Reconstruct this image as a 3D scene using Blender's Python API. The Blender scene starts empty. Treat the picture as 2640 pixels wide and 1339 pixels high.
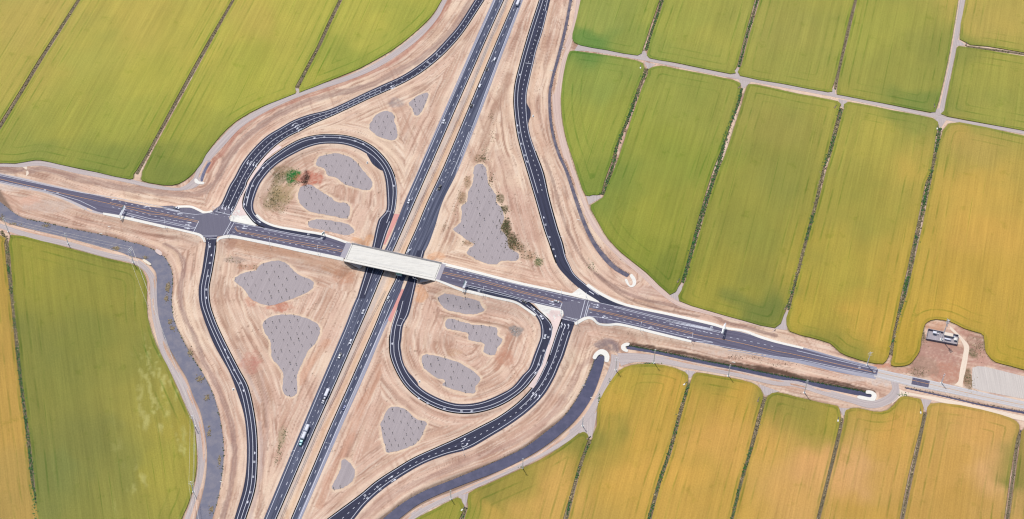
import bpy, bmesh, math, random
import numpy as np
from mathutils import Vector, Matrix
from mathutils.geometry import delaunay_2d_cdt
SC = bpy.context.scene
COL = SC.collection
# ------------------------------------------------------------------ camera
TH = math.radians(36.0); FPX = 4580.0; D0 = 1946.0
CAMP = np.array([0.0, -D0*math.sin(TH), D0*math.cos(TH)])
cam = bpy.data.cameras.new("camera"); cam.sensor_width = 36.0; cam.lens = 36.0*FPX/2640.0
cam.clip_start = 1.0; cam.clip_end = 60000.0
camo = bpy.data.objects.new("camera", cam); COL.objects.link(camo)
camo.location = CAMP; camo.rotation_euler = (TH, 0, 0); SC.camera = camo
# ------------------------------------------------------------------ sky, sun, exposure
SUN_EL = math.radians(65.0); SUN_AZ = math.radians(-28.0)     # azimuth from +Y, negative = west of it
w = bpy.data.worlds.new("World"); SC.world = w; w.use_nodes = True
sky = w.node_tree.nodes.new('ShaderNodeTexSky'); sky.sky_type = 'NISHITA'; sky.sun_disc = False
sky.sun_elevation = SUN_EL; sky.sun_rotation = SUN_AZ; sky.air_density = 1.3; sky.dust_density = 1.5
bg = w.node_tree.nodes['Background']; bg.inputs[1].default_value = 0.11
w.node_tree.links.new(sky.outputs[0], bg.inputs[0])
sl = bpy.data.lights.new("sun", 'SUN'); sl.energy = 3.7; sl.angle = math.radians(1.2); sl.color = (1.0, 0.95, 0.87)
so = bpy.data.objects.new("sun", sl); COL.objects.link(so)
sdir = Vector((math.sin(SUN_AZ)*math.cos(SUN_EL), math.cos(SUN_AZ)*math.cos(SUN_EL), math.sin(SUN_EL)))
so.rotation_euler = sdir.to_track_quat('Z', 'Y').to_euler(); so.location = sdir*2000
SC.view_settings.view_transform = 'Standard'; SC.view_settings.look = 'None'
SC.render.engine = 'CYCLES'; SC.cycles.filter_width = 1.25
SC.view_settings.exposure = 0.30; SC.view_settings.gamma = 1.0
KREF = 1.62      # what a white, level surface reads here; albedo = picture value / KREF
# ------------------------------------------------------------------ survey windows (origin x, y, scale) -> survey px
ZN = dict(V=(0,0,.97576), S=(0,0,1), r1=(0,0,2.8622), r2=(900,0,2.8622), r3=(1740,0,2.8622), r4=(0,400,2.8622),
 c1=(900,400,2.8622), c2=(1740,400,2.8622), b0=(0,889,2.8622), b1=(900,889,2.8622), b2=(1740,889,2.8622),
 h1=(420,480,5.152), h2=(860,520,5.152), h3=(1340,670,5.152), h4=(1000,700,5.152), h5=(600,280,5.152), h6=(0,430,5.152),
 h7=(1500,820,5.152), h8=(2140,800,5.152), h9=(650,850,5.152), h10=(600,1089,5.152), h11=(1180,0,5.152), h12=(250,620,5.152))
def PX(spec):
    """spec: list mixing zone names and (x,y[,z]) -> list of (sx,sy,extra...)"""
    z = ZN['S']; out = []
    for e in spec:
        if isinstance(e, str): z = ZN[e]
        else: out.append((z[0]+e[0]/z[2], z[1]+e[1]/z[2]) + tuple(e[2:]))
    return out
def PR(spec):
    """pairs: (Lx,Ly,Rx,Ry[,z]) -> [(L),(R),z]"""
    z = ZN['S']; out = []
    for e in spec:
        if isinstance(e, str): z = ZN[e]
        else:
            out.append(((z[0]+e[0]/z[2], z[1]+e[1]/z[2]), (z[0]+e[2]/z[2], z[1]+e[3]/z[2]), e[4] if len(e) > 4 else None))
    return out
CT, ST = math.cos(TH), math.sin(TH)
def P2W(sx, sy, z=0.0):
    a = sx-1320.0; b = 669.5-sy
    dx = a; dy = FPX*ST + b*CT; dz = -FPX*CT + b*ST
    t = (z-CAMP[2])/dz
    return (CAMP[0]+dx*t, CAMP[1]+dy*t)
# ------------------------------------------------------------------ noise
def _h(ix, iy, seed):
    n = (ix.astype(np.int64)*374761393 + iy.astype(np.int64)*668265263 + seed*1442695041) & 0xffffffff
    n = ((n ^ (n >> 13))*1274126177) & 0xffffffff
    n = ((n ^ (n >> 16))*2246822519) & 0xffffffff
    return ((n ^ (n >> 15)) & 0xffffff)/float(0xffffff)
def vn(x, y, seed=0):
    x = np.asarray(x, float); y = np.asarray(y, float)
    ix = np.floor(x); iy = np.floor(y); fx = x-ix; fy = y-iy
    fx = fx*fx*(3-2*fx); fy = fy*fy*(3-2*fy)
    a = _h(ix, iy, seed); b = _h(ix+1, iy, seed); c = _h(ix, iy+1, seed); d = _h(ix+1, iy+1, seed)
    return (a*(1-fx)+b*fx)*(1-fy)+(c*(1-fx)+d*fx)*fy
def fbm(x, y, seed=0, o=4):
    s = 0; a = 1; t = 0
    for i in range(o):
        s = s+a*vn(x*2**i+17.3*i, y*2**i-9.1*i, seed+i); t += a; a *= .55
    return s/t
def lin(c):
    c = np.asarray(c, float)/255.0
    return np.where(c <= .04045, c/12.92, ((c+.055)/1.055)**2.4)
def alb(r, g, b, k=1.0):
    return tuple(float(v) for v in np.clip(lin((r, g, b))/KREF*k, 0.004, .9))
# ------------------------------------------------------------------ ribbon data
def catmull(P, n):
    P = np.asarray(P, float); m = len(P)
    if m == 2: 
        t = np.linspace(0, 1, n)[:, None]; return P[0]*(1-t)+P[1]*t
    dd = np.linalg.norm(np.diff(P[:, :2], axis=0), axis=1)
    k = np.concatenate([[0], np.cumsum(np.sqrt(np.maximum(dd, 1e-6)))])
    q = np.linspace(0, 1, n); arc = np.concatenate([[0], np.cumsum(dd)]); arc /= arc[-1]
    kk = np.interp(q, arc, k); out = np.zeros((n, P.shape[1]))
    T = np.zeros_like(P)
    T[1:-1] = (P[2:]-P[:-2])/(k[2:]-k[:-2])[:, None]
    T[1:-1] = .5*((P[1:-1]-P[:-2])/(k[1:-1]-k[:-2])[:, None]+(P[2:]-P[1:-1])/(k[2:]-k[1:-1])[:, None])
    T[0] = (P[1]-P[0])/(k[1]-k[0]); T[-1] = (P[-1]-P[-2])/(k[-1]-k[-2])
    i = np.clip(np.searchsorted(k, kk, side='right')-1, 0, m-2)
    h = (k[i+1]-k[i])[:, None]; t = ((kk-k[i])[:, None])/h
    h00 = 2*t**3-3*t**2+1; h10 = t**3-2*t**2+t; h01 = -2*t**3+3*t**2; h11 = t**3-t**2
    return h00*P[i]+h10*h*T[i]+h01*P[i+1]+h11*h*T[i+1]
class Rib: pass
def ribbon(spec, ext0=0, ext1=0, step=1.7, zdef=0.0):
    pr = PR(spec); zs = [p[2] for p in pr]
    idx = [i for i, z in enumerate(zs) if z is not None]
    if idx: zz = np.interp(range(len(zs)), idx, [zs[i] for i in idx])
    else: zz = np.full(len(zs), zdef)
    L = np.array([P2W(*p[0], z) for p, z in zip(pr, zz)]); R = np.array([P2W(*p[1], z) for p, z in zip(pr, zz)])
    A = np.hstack([L, R, np.asarray(zz)[:, None]])
    if ext0:
        d = A[0]-A[1]; n = np.linalg.norm(d[:2]); A = np.vstack([A[0]+d/n*ext0, A]); A[0, 4] = A[1, 4]
    if ext1:
        d = A[-1]-A[-2]; n = np.linalg.norm(d[:2]); A = np.vstack([A, A[-1]+d/n*ext1]); A[-1, 4] = A[-2, 4]
    C = (A[:, :2]+A[:, 2:4])/2
    ln = np.linalg.norm(np.diff(C, axis=0), axis=1).sum(); n = max(3, int(ln/step)+1)
    B = catmull(np.hstack([C, A]), n)
    r = Rib(); r.L = B[:, 2:4]; r.R = B[:, 4:6]; r.z = B[:, 6]; r.C = (r.L+r.R)/2
    r.w = np.linalg.norm(r.R-r.L, axis=1); r.hw = r.w/2
    r.s = np.concatenate([[0], np.cumsum(np.linalg.norm(np.diff(r.C, axis=0), axis=1))]); r.len = r.s[-1]
    return r
RD = {}
# --- freeway (straight, left edge | right edge)
RD['LC'] = ribbon(['h11',(470,0,612,0),(186,640,325,640),'h2',(945,0,1080,0),(880,160,1010,160),(700,600,815,600),(520,870,675,900),(300,1288,515,1288),
  'h9',(1215,0,1418,0),(940,640,1140,640),(665,1288,850,1288),'h10',(410,1288,575,1288)], 130, 90)
RD['RC'] = ribbon(['h11',(755,0,870,0),(480,640,625,640),'r2',(700,1230,815,1230),'h2',(1250,0,1450,0),(1095,370,1335,370),(965,660,1215,660),(840,1000,960,1000),(700,1288,860,1288),
  'h9',(1610,0,1755,0),(1330,640,1480,640),(1040,1288,1190,1288),'h10',(775,1288,910,1288)], 130, 90)
# --- ramps
RD['RNW'] = ribbon(['r2',(927,0,997,0),(805,190,850,225),(720,290,765,330),(620,395,665,430),(500,490,540,530),(390,560,425,600),(250,625,280,670),(130,680,155,725),'h5',
  (1300,5,1350,85,0),(1000,85,1090,195),(800,160,920,285,.3),(640,250,730,380,1.0),(440,375,560,500),(250,560,400,660,2.2),(120,730,290,810),(20,920,190,975,3.3),'r4',(1691,229,1813,232,3.9),(1655,310,1768,322,4),(1624,370,1735,395,4),(1585,408,1705,445,4)], 130)
RD['LR1'] = ribbon(['h1',(2120,700,2150,655,6.6),(1700,625,1720,575,5.8),(1340,548,1450,515,5.0),(1215,485,1310,440,4.6),(1130,385,1230,365,4.3),(1065,285,1202,290,4.1),'h5',
  (135,1240,280,1230,4.0),(220,970,360,1010,3.6),(320,830,450,880,3.2),(420,720,535,790,2.9),(560,610,650,700),(740,490,805,610,2.0),(940,395,970,530),(1150,352,1140,480),(1300,347,1300,468,1.0),(1500,362,1470,480),(1700,418,1640,530,.4),(1880,520,1790,610),(2020,660,1900,700,.1),(2110,800,1985,815,0),(2165,950,2025,950,0),(2185,1100,2040,1100,0),
  'h2',(830,60,707,60,0),(815,130,690,130,0),(795,190,645,185,0),(775,245,602,232,0),(745,325,575,310,0),(715,400,555,390,0),(650,600,510,600,0),(560,880,430,880,0),(420,1288,305,1288,0)])
RD['RSW'] = ribbon(['h1',(545,650,725,660,4),(570,740,708,740,3.8),(558,850,700,850,3.3),(522,1100,660,1100,2.4),'h12',(1375,500,1512,500,1.6),(1351,640,1490,630,1.0),(1352,760,1491,745,.6),(1370,880,1510,880,.3),(1402,990,1548,1000,.1),(1450,1130,1602,1140,0),'b0',(1580,0,1670,0,0),
  (1690,200,1765,185,0),(1745,340,1830,310,0),(1800,520,1875,500,0),(1820,700,1897,690,0),(1818,900,1897,900,0),(1795,1060,1880,1070,0),(1728,1288,1812,1288,0)], 0, 90)
RD['RSE'] = ribbon(['h3',(560,785,735,830,4),(480,1000,672,1010,3.6),(385,1288,582,1288,3),'b1',(1450,150,1560,140,2),(1395,260,1512,250),(1330,345,1440,370,1.2),(1240,435,1335,480,.8),(1110,530,1200,582),(960,610,1050,675,.2),(800,690,880,770,0),(640,762,720,815,0),(480,835,560,875,0),(340,918,400,965,0),(200,1010,250,1068,0),(80,1110,130,1175,0),(-95,1240,37,1288,0)], 0, 110)
RD['LR2'] = ribbon(['h4',(1060,180,1050,245,6.9),(1400,268,1390,330,5.6),(1740,350,1700,402,4.8),(1900,440,1850,490,4.4),(2020,540,1950,580,4.2),(2115,625,2010,680,4.1),(2180,720,2032,780,4),(2190,830,2025,880,3.8),(2150,960,1990,980,3.6),(2095,1110,1940,1110,3.3),(2035,1288,1872,1288,3),
  'b1',(1370,235,1280,225,2.4),(1290,330,1205,312),(1170,420,1100,372,1.3),(1040,478,990,416),(900,507,885,436,.5),(760,500,775,432),(640,465,655,392,.1),(520,400,535,322,0),(420,310,445,222,0),(350,200,400,130,0),(305,85,385,50,0),(298,0,380,0,0),
  'h4',(22,900,180,900,0),(45,740,203,720,0),(100,560,280,570,0),(150,400,335,350,0),'h2',(985,1040,1110,1045,0),(1040,850,1160,850,0),(1110,650,1216,650,0)])
RD['RNE'] = ribbon(['h11',(1085,0,1230,0),(955,400,1130,410),(880,650,1050,660),(825,850,1003,860),(765,1100,945,1110),'r2',(1216,700,1312,700),(1217,800,1312,800),(1239,982,1331,975),(1275,1130,1378,1122),(1322,1288,1435,1278),'c1',
  (1376,326,1477,318),(1441,552,1540,546,.3),(1478,655,1575,650,1.0),(1512,755,1600,750,1.8),(1545,830,1625,805,2.4),(1610,905,1665,880,3),'h3',(785,378,890,335,3.8),(880,455,970,400,3.9),(1000,535,1100,485,3.8),(1100,588,1250,560,3.4),(1250,640,1420,615,3.0)], 130)
# --- cross road (north edge | south edge)
RD['XL'] = ribbon(['h6',(0,105,0,205,0),(600,240,600,328,.4),(900,305,900,430,.9),(1300,388,1300,600,1.9),(1600,452,1600,648,2.6),(2000,532,2000,738,3.5),'h1',(0,292,0,520,3.8),(400,350,400,608,4),(700,410,600,690,4),(910,468,850,655,4.2),(1260,528,1230,710,4.8),(1700,605,1690,805,5.8),(2130,665,2110,895,6.8),(2250,690,2200,915,7.1),(2480,778,2410,965,7.5)], 150)
RD['XR'] = ribbon(['h2',(1440,852,1367,1035,7.5),(1700,912,1600,1112,7.1),(2000,985,1900,1208,6.6),(2300,1060,2200,1262,6.0),'h3',(0,332,0,538,5.7),(400,418,380,630,4.9),(600,465,560,700,4.4),(860,528,790,790,4),(1060,572,1000,772,3.9),(1250,610,1200,832,3.6),(1400,620,1370,868,3.2),(1700,685,1680,950,2.5),(2000,747,1980,1018,1.9),(2300,812,2280,1085,1.4),(2576,878,2560,1125,1.0),'h7',(1900,152,1900,400,.8),(2100,192,2100,432,.6),(2350,265,2350,478,.3),(2576,335,2576,512,0),'b2',(950,35,940,118,0),(1200,105,1190,172,0),(1500,183,1490,228,0)])
RD['XO'] = ribbon(['b2',(1470,172,1470,238),(1750,235,1745,308),(1880,262,1873,330),'h8',(2000,1085,2000,1192),(2576,1212,2576,1312)], 0, 200)
# --- water
WT = {}
WT['canal_w'] = ribbon(['h6',(0,475,0,690),(250,665,130,745),(600,752,520,850),(1000,842,950,950),(1350,912,1310,1050),(1700,1003,1640,1140),'h12',(560,62,420,195),(780,150,620,245),(880,220,720,330),(955,330,790,415),(992,450,806,510),(995,600,806,650),(982,750,797,800),(987,900,810,950),(1012,1050,840,1100),(1110,1288,900,1288),
  'b0',(1430,120,1310,120),(1500,230,1385,250),(1562,355,1432,375),(1602,480,1482,485),(1630,620,1512,610),(1645,760,1532,750),(1640,900,1533,890),(1625,1020,1520,1010),(1600,1150,1490,1150),(1560,1288,1450,1288)], 150, 90, zdef=-1.0)
WT['canal_s'] = ribbon(['b1',(1826,80,1885,85),(1812,120,1880,125),(1780,205,1850,230),(1712,350,1790,385),(1600,520,1690,530),(1450,650,1560,655),(1300,760,1400,775),(1130,845,1200,885),(950,922,1040,955),(760,1000,860,1022),(560,1080,660,1102),(400,1170,500,1182),(250,1288,360,1288)], 0, 110, zdef=-1.0)
WT['ditch_e'] = ribbon(['h7',(600,372,598,412),(900,425,880,452),(1200,485,1185,518),(1600,570,1585,602),(2000,645,1985,680),(2576,760,2565,805),'b2',(1100,293,1095,322),(1350,340,1340,372),(1452,365,1445,392)], 0, 0, zdef=-1.0)
WT['ditch_f'] = ribbon(['h8',(1000,1022,995,1042),(1500,1130,1495,1152),(2000,1245,1995,1268),'b2',(2576,492,2572,512)], 0, 160, zdef=-.9)
WT['ditch_n'] = ribbon(['r2',(1625,0,1648,0),(1580,230,1603,235),(1530,430,1553,433),(1490,580,1512,582),(1470,700,1490,700),(1475,880,1497,880),(1500,1020,1520,1015),(1540,1150,1562,1145),'c1',(1588,110,1612,105),(1637,260,1665,255),(1688,420,1718,412),(1738,550,1768,540),(1795,665,1830,652),(1862,762,1905,745),(1945,845,1985,825),(2045,905,2075,880)], 120, 0, zdef=-.7)
WT['ditch_w'] = ribbon(['r4',(1465,190,1498,200),(1500,110,1525,115),(1535,50,1560,55)], 0, 0, zdef=-.6)
for _n, _k in (('ditch_n', .68), ('ditch_w', .6), ('ditch_f', .6), ('ditch_e', .85)):
    _r = WT[_n]; _r.L = _r.C+(_r.L-_r.C)*_k; _r.R = _r.C+(_r.R-_r.C)*_k; _r.w = _r.w*_k; _r.hw = _r.hw*_k
BANK = dict(canal_w=3.2, canal_s=2.2, ditch_e=2.6, ditch_f=1.6, ditch_n=1.5, ditch_w=1.5)
# ------------------------------------------------------------------ helpers for objects
def tag(o, label=None, cat=None, group=None, kind=None):
    if label: o['label'] = label
    if cat: o['category'] = cat
    if group: o['group'] = group
    if kind: o['kind'] = kind
    return o
def mkobj(name, me, mats=None, parent=None, loc=None):
    o = bpy.data.objects.new(name, me); COL.objects.link(o)
    if mats is not None and me is not None and not me.materials:
        for m in (mats if isinstance(mats, (list, tuple)) else [mats]): me.materials.append(m)
    if parent: o.parent = parent
    if loc is not None: o.location = loc
    return o
def empty(name, loc=(0, 0, 0), rz=0.0):
    o = bpy.data.objects.new(name, None); COL.objects.link(o); o.location = loc; o.rotation_euler = (0, 0, rz); o.empty_display_size = .5
    return o
def quadmesh(name, V, F, smooth=False, cols=None, uv=None, midx=None):
    """V (n,3) array, F (m,k) int array with constant k"""
    V = np.asarray(V, np.float32); F = np.asarray(F, np.int32); k = F.shape[1]
    me = bpy.data.meshes.new(name); me.vertices.add(len(V)); me.vertices.foreach_set('co', V.ravel())
    me.loops.add(F.size); me.loops.foreach_set('vertex_index', F.ravel())
    me.polygons.add(len(F)); me.polygons.foreach_set('loop_start', np.arange(0, F.size, k, dtype=np.int32))
    if midx is not None: me.polygons.foreach_set('material_index', np.asarray(midx, np.int32))
    me.update(calc_edges=True); me.validate()
    me.polygons.foreach_set('use_smooth', np.full(len(F), bool(smooth)))
    if cols is not None:
        a = me.color_attributes.new('tint', 'FLOAT_COLOR', 'POINT'); c = np.ones((len(V), 4), np.float32); c[:, :3] = cols
        a.data.foreach_set('color', c.ravel())
    if uv is not None:
        for nm, arr in uv.items():
            arr = np.asarray(arr, np.float32)
            if arr.ndim == 1:
                a = me.attributes.new(nm, 'FLOAT', 'POINT'); a.data.foreach_set('value', arr)
            else:
                a = me.attributes.new(nm, 'FLOAT_VECTOR', 'POINT'); v = np.zeros((len(V), 3), np.float32); v[:, :arr.shape[1]] = arr; a.data.foreach_set('vector', v.ravel())
    return me
MATS = {}
class NT:
    def __init__(s, name, rough=.9, spec=.2):
        m = bpy.data.materials.new(name); m.use_nodes = True; s.m = m; s.t = m.node_tree; s.b = s.t.nodes['Principled BSDF']
        s.b.inputs['Roughness'].default_value = rough; s.b.inputs['Specular IOR Level'].default_value = spec
    def n(s, ty, **k):
        nd = s.t.nodes.new(ty)
        for a, b in k.items(): setattr(nd, a, b)
        return nd
    def l(s, a, b): s.t.links.new(a, b)
    def attr(s, nm, out='Color'): return s.n('ShaderNodeAttribute', attribute_name=nm).outputs[out]
    def pos(s): return s.n('ShaderNodeNewGeometry').outputs['Position']
    def mapping(s, v, sc=(1, 1, 1), rot=(0, 0, 0)):
        m = s.n('ShaderNodeMapping'); m.inputs['Scale'].default_value = sc; m.inputs['Rotation'].default_value = rot; s.l(v, m.inputs[0]); return m.outputs[0]
    def noise(s, v, sc=1, det=3, rough=.55):
        m = s.n('ShaderNodeTexNoise'); m.inputs['Scale'].default_value = sc; m.inputs['Detail'].default_value = det; m.inputs['Roughness'].default_value = rough
        s.l(v, m.inputs['Vector']); return m.outputs[0]
    def ramp(s, f, pts):
        r = s.n('ShaderNodeValToRGB'); e = r.color_ramp.elements
        while len(e) < len(pts): e.new(.5)
        for k, (p, c) in enumerate(pts):
            e[k].position = p; e[k].color = (c, c, c, 1) if np.isscalar(c) else (*c, 1)
        s.l(f, r.inputs[0]); return r.outputs[0]
    def mix(s, f, a, b, mode='MIX'):
        m = s.n('ShaderNodeMix', data_type='RGBA', blend_type=mode)
        for k, v in ((0, f), (6, a), (7, b)):
            if isinstance(v, (int, float)) and k == 0: m.inputs[0].default_value = v
            elif isinstance(v, (int, float)): m.inputs[k].default_value = (v, v, v, 1)
            elif isinstance(v, tuple): m.inputs[k].default_value = (*v, 1)
            else: s.l(v, m.inputs[k])
        return m.outputs[2]
    def math(s, op, a, b=0.0):
        m = s.n('ShaderNodeMath', operation=op)
        for k, v in ((0, a), (1, b)):
            if isinstance(v, (int, float)): m.inputs[k].default_value = v
            else: s.l(v, m.inputs[k])
        return m.outputs[0]
    def out(s, c, bump=None, bs=.3, bd=.05):
        if isinstance(c, tuple): s.b.inputs['Base Color'].default_value = (*c, 1)
        else: s.l(c, s.b.inputs['Base Color'])
        if bump is not None:
            bn = s.n('ShaderNodeBump'); bn.inputs['Strength'].default_value = bs; bn.inputs['Distance'].default_value = bd
            s.l(bump, bn.inputs['Height']); s.l(bn.outputs[0], s.b.inputs['Normal'])
        return s.m
def mat_plain(name, c, rough=.6, spec=.3, var=.12, sc=1.5, metal=0.0):
    if name in MATS: return MATS[name]
    t = NT(name, rough, spec); t.b.inputs['Metallic'].default_value = metal
    n = t.noise(t.pos(), sc, 3); f = t.ramp(n, [(.3, 1-var), (.7, 1+var*.6)])
    MATS[name] = t.out(t.mix(1.0, c, f, 'MULTIPLY')); return MATS[name]
def mat_asphalt(name, c, streak=.35, light=None):
    """attribute uvr = (metres across, metres along)"""
    t = NT(name, .82, .25); u = t.attr('uvr', 'Vector')
    n1 = t.noise(t.mapping(u, (.9, .012, 1)), 1, 3, .6); n2 = t.noise(t.mapping(u, (.12, .02, 1)), 1, 3); n3 = t.noise(t.pos(), 1.4, 4, .7)
    lo = tuple(x*(1-streak*.5) for x in c); hi = light or tuple(min(1, x*(1+streak*1.6)+.006) for x in c)
    col = t.mix(t.ramp(n1, [(.38, 0.0), (.68, 1.0)]), lo, hi)
    col = t.mix(t.ramp(n2, [(.3, 0.0), (.75, .5)]), col, tuple(x*1.15 for x in c))
    col = t.mix(1.0, col, t.ramp(n3, [(.25, .86), (.8, 1.18)]), 'MULTIPLY')
    return t.out(col, n3, .15, .02)
def mat_tint(name, rough=.95, fine=.18, fs=.9, bump=.25, spec=.1):
    t = NT(name, rough, spec); n = t.noise(t.pos(), fs, 5, .65); n2 = t.noise(t.pos(), fs*.13, 3, .6)
    c = t.mix(1.0, t.attr('tint'), t.ramp(n, [(.25, 1-fine), (.8, 1+fine*.8)]), 'MULTIPLY')
    c = t.mix(1.0, c, t.ramp(n2, [(.3, .95), (.7, 1.05)]), 'MULTIPLY')
    return t.out(c, n, bump, .25)
# ------------------------------------------------------------------ height field
GS = 1.2; GX0, GX1, GY0, GY1 = -664.8, 664.8, -352.8, 434.4
gx = np.arange(GX0, GX1+.01, GS); gy = np.arange(GY0, GY1+.01, GS)
XX, YY = np.meshgrid(gx, gy)
def distpoly(X, Y, C, vals=(), margin=None):
    """distance to polyline; returns d, s, side overshoot, list of interpolated vals. X,Y flat arrays"""
    best = np.full(X.shape, 1e9); over = np.zeros(X.shape); lat = np.full(X.shape, 1e9); ss = np.zeros(X.shape)
    out = [np.zeros(X.shape) for _ in vals]; acc = 0.0; sgn = np.zeros(X.shape)
    for i in range(len(C)-1):
        ax, ay = C[i]; bx, by = C[i+1]; ux, uy = bx-ax, by-ay; L = math.hypot(ux, uy)
        if L < 1e-6: continue
        ux /= L; uy /= L
        if margin is not None:
            m = (X > min(ax, bx)-margin) & (X < max(ax, bx)+margin) & (Y > min(ay, by)-margin) & (Y < max(ay, by)+margin)
            if not m.any(): acc += L; continue
            idx = np.nonzero(m)[0]; x = X[idx]; y = Y[idx]
        else: idx = slice(None); x = X; y = Y
        t0 = (x-ax)*ux+(y-ay)*uy; t = np.clip(t0, 0, L); px = x-ax-t*ux; py = y-ay-t*uy; d = np.hypot(px, py)
        m2 = d < best[idx]; j = (idx[m2] if margin is not None else np.nonzero(m2)[0])
        best[j] = d[m2]; ss[j] = (acc+t)[m2]; q = (t/L)[m2]
        pr = ((x-ax)*uy-(y-ay)*ux)[m2]; sgn[j] = np.sign(pr)
        ov = np.zeros(d.shape)
        if i == 0: ov = np.maximum(ov, -t0)
        if i == len(C)-2: ov = np.maximum(ov, t0-L)
        over[j] = ov[m2]; lat[j] = np.where(ov[m2] > 0, np.abs(pr), d[m2])
        for k, v in enumerate(vals): out[k][j] = v[i]*(1-q)+v[i+1]*q
        acc += L
    return best, ss, over, lat, sgn, out
def dec(r, k=5):
    n = len(r.C); i = list(range(0, n, k));
    if i[-1] != n-1: i.append(n-1)
    return np.array(i)
XF, YF = XX.ravel(), YY.ravel()
H = np.zeros(XF.shape)
DC = np.full(XF.shape, 1e9); DE = np.full(XF.shape, 1e9); SS = np.zeros(XF.shape); ID = np.zeros(XF.shape)
for k, (nm, r) in enumerate(RD.items()):
    i = dec(r); d, s, ov, la, sg, (z, hw) = distpoly(XF, YF, r.C[i], (r.z[i], r.hw[i]), 150)
    if r.z.max() > .15:
        e = np.hypot(np.maximum(la-hw-2.2, 0), np.maximum(ov-.3, 0)*(1.7 if nm in ('XL', 'XR') else 1.2))
        H = np.maximum(H, np.where(d < 90, z-e*.36, 0))
    de = np.hypot(np.maximum(la-hw, 0), ov); m = de < DE
    DC[m] = d[m]*np.where(sg[m] == 0, 1, sg[m]); SS[m] = s[m]; ID[m] = k; DE = np.minimum(DE, de)
for nm in ('LC', 'RC', 'LR1', 'LR2'):
    r = RD[nm]; i = dec(r); d, s, ov, la, sg, (z, hw) = distpoly(XF, YF, r.C[i], (r.z[i], r.hw[i]), 40)
    m = (d < 39) & (z < .03) & (ov < 4)
    H[m] = np.minimum(H[m], np.maximum(0, la[m]-hw[m]-2.5)*.65)
WD = {}
for k, (nm, r) in enumerate(WT.items()):
    i = dec(r); bk = BANK[nm]; d, s, ov, la, sg, (z, hw) = distpoly(XF, YF, r.C[i], (r.z[i], r.hw[i]), 60)
    e = np.hypot(np.maximum(la-hw, 0), ov); zt = float(r.z.mean())
    m = d < 59; H[m] = np.where(e[m] < bk, np.minimum(H[m], (zt-.5)+(abs(zt)+.5)*(np.maximum(e[m], 0)/bk)**.8), H[m])
    WD[nm] = np.where(m, e, 99)
    mm = (e+8 < DE) & m; DC[mm] = d[mm]*np.where(sg[mm] == 0, 1, sg[mm]); SS[mm] = s[mm]; ID[mm] = 20+k
H2 = H.reshape(XX.shape).copy()
for _ in range(2):
    H2[1:-1, 1:-1] = (H2[1:-1, 1:-1]*4+H2[:-2, 1:-1]+H2[2:, 1:-1]+H2[1:-1, :-2]+H2[1:-1, 2:])/8
def bil(A, x, y, x0=GX0, y0=GY0, g=GS):
    x = np.asarray(x, float); y = np.asarray(y, float)
    fx = np.clip((x-x0)/g, 0, A.shape[1]-1.001); fy = np.clip((y-y0)/g, 0, A.shape[0]-1.001)
    ix = fx.astype(int); iy = fy.astype(int); fx = fx-ix; fy = fy-iy
    return (A[iy, ix]*(1-fx)+A[iy, ix+1]*fx)*(1-fy)+(A[iy+1, ix]*(1-fx)+A[iy+1, ix+1]*fx)*fy
def Hs(x, y): return bil(H2, x, y)
def W(sx, sy, h=0.0):
    """survey px -> world point standing h above the ground"""
    z = 0.0
    for _ in range(8):
        x, y = P2W(sx, sy, z+h); z = .5*z+.5*float(Hs(x, y))
    return (x, y, z+h)
def WP(spec): return [W(p[0], p[1]) for p in PX(spec)]
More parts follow.
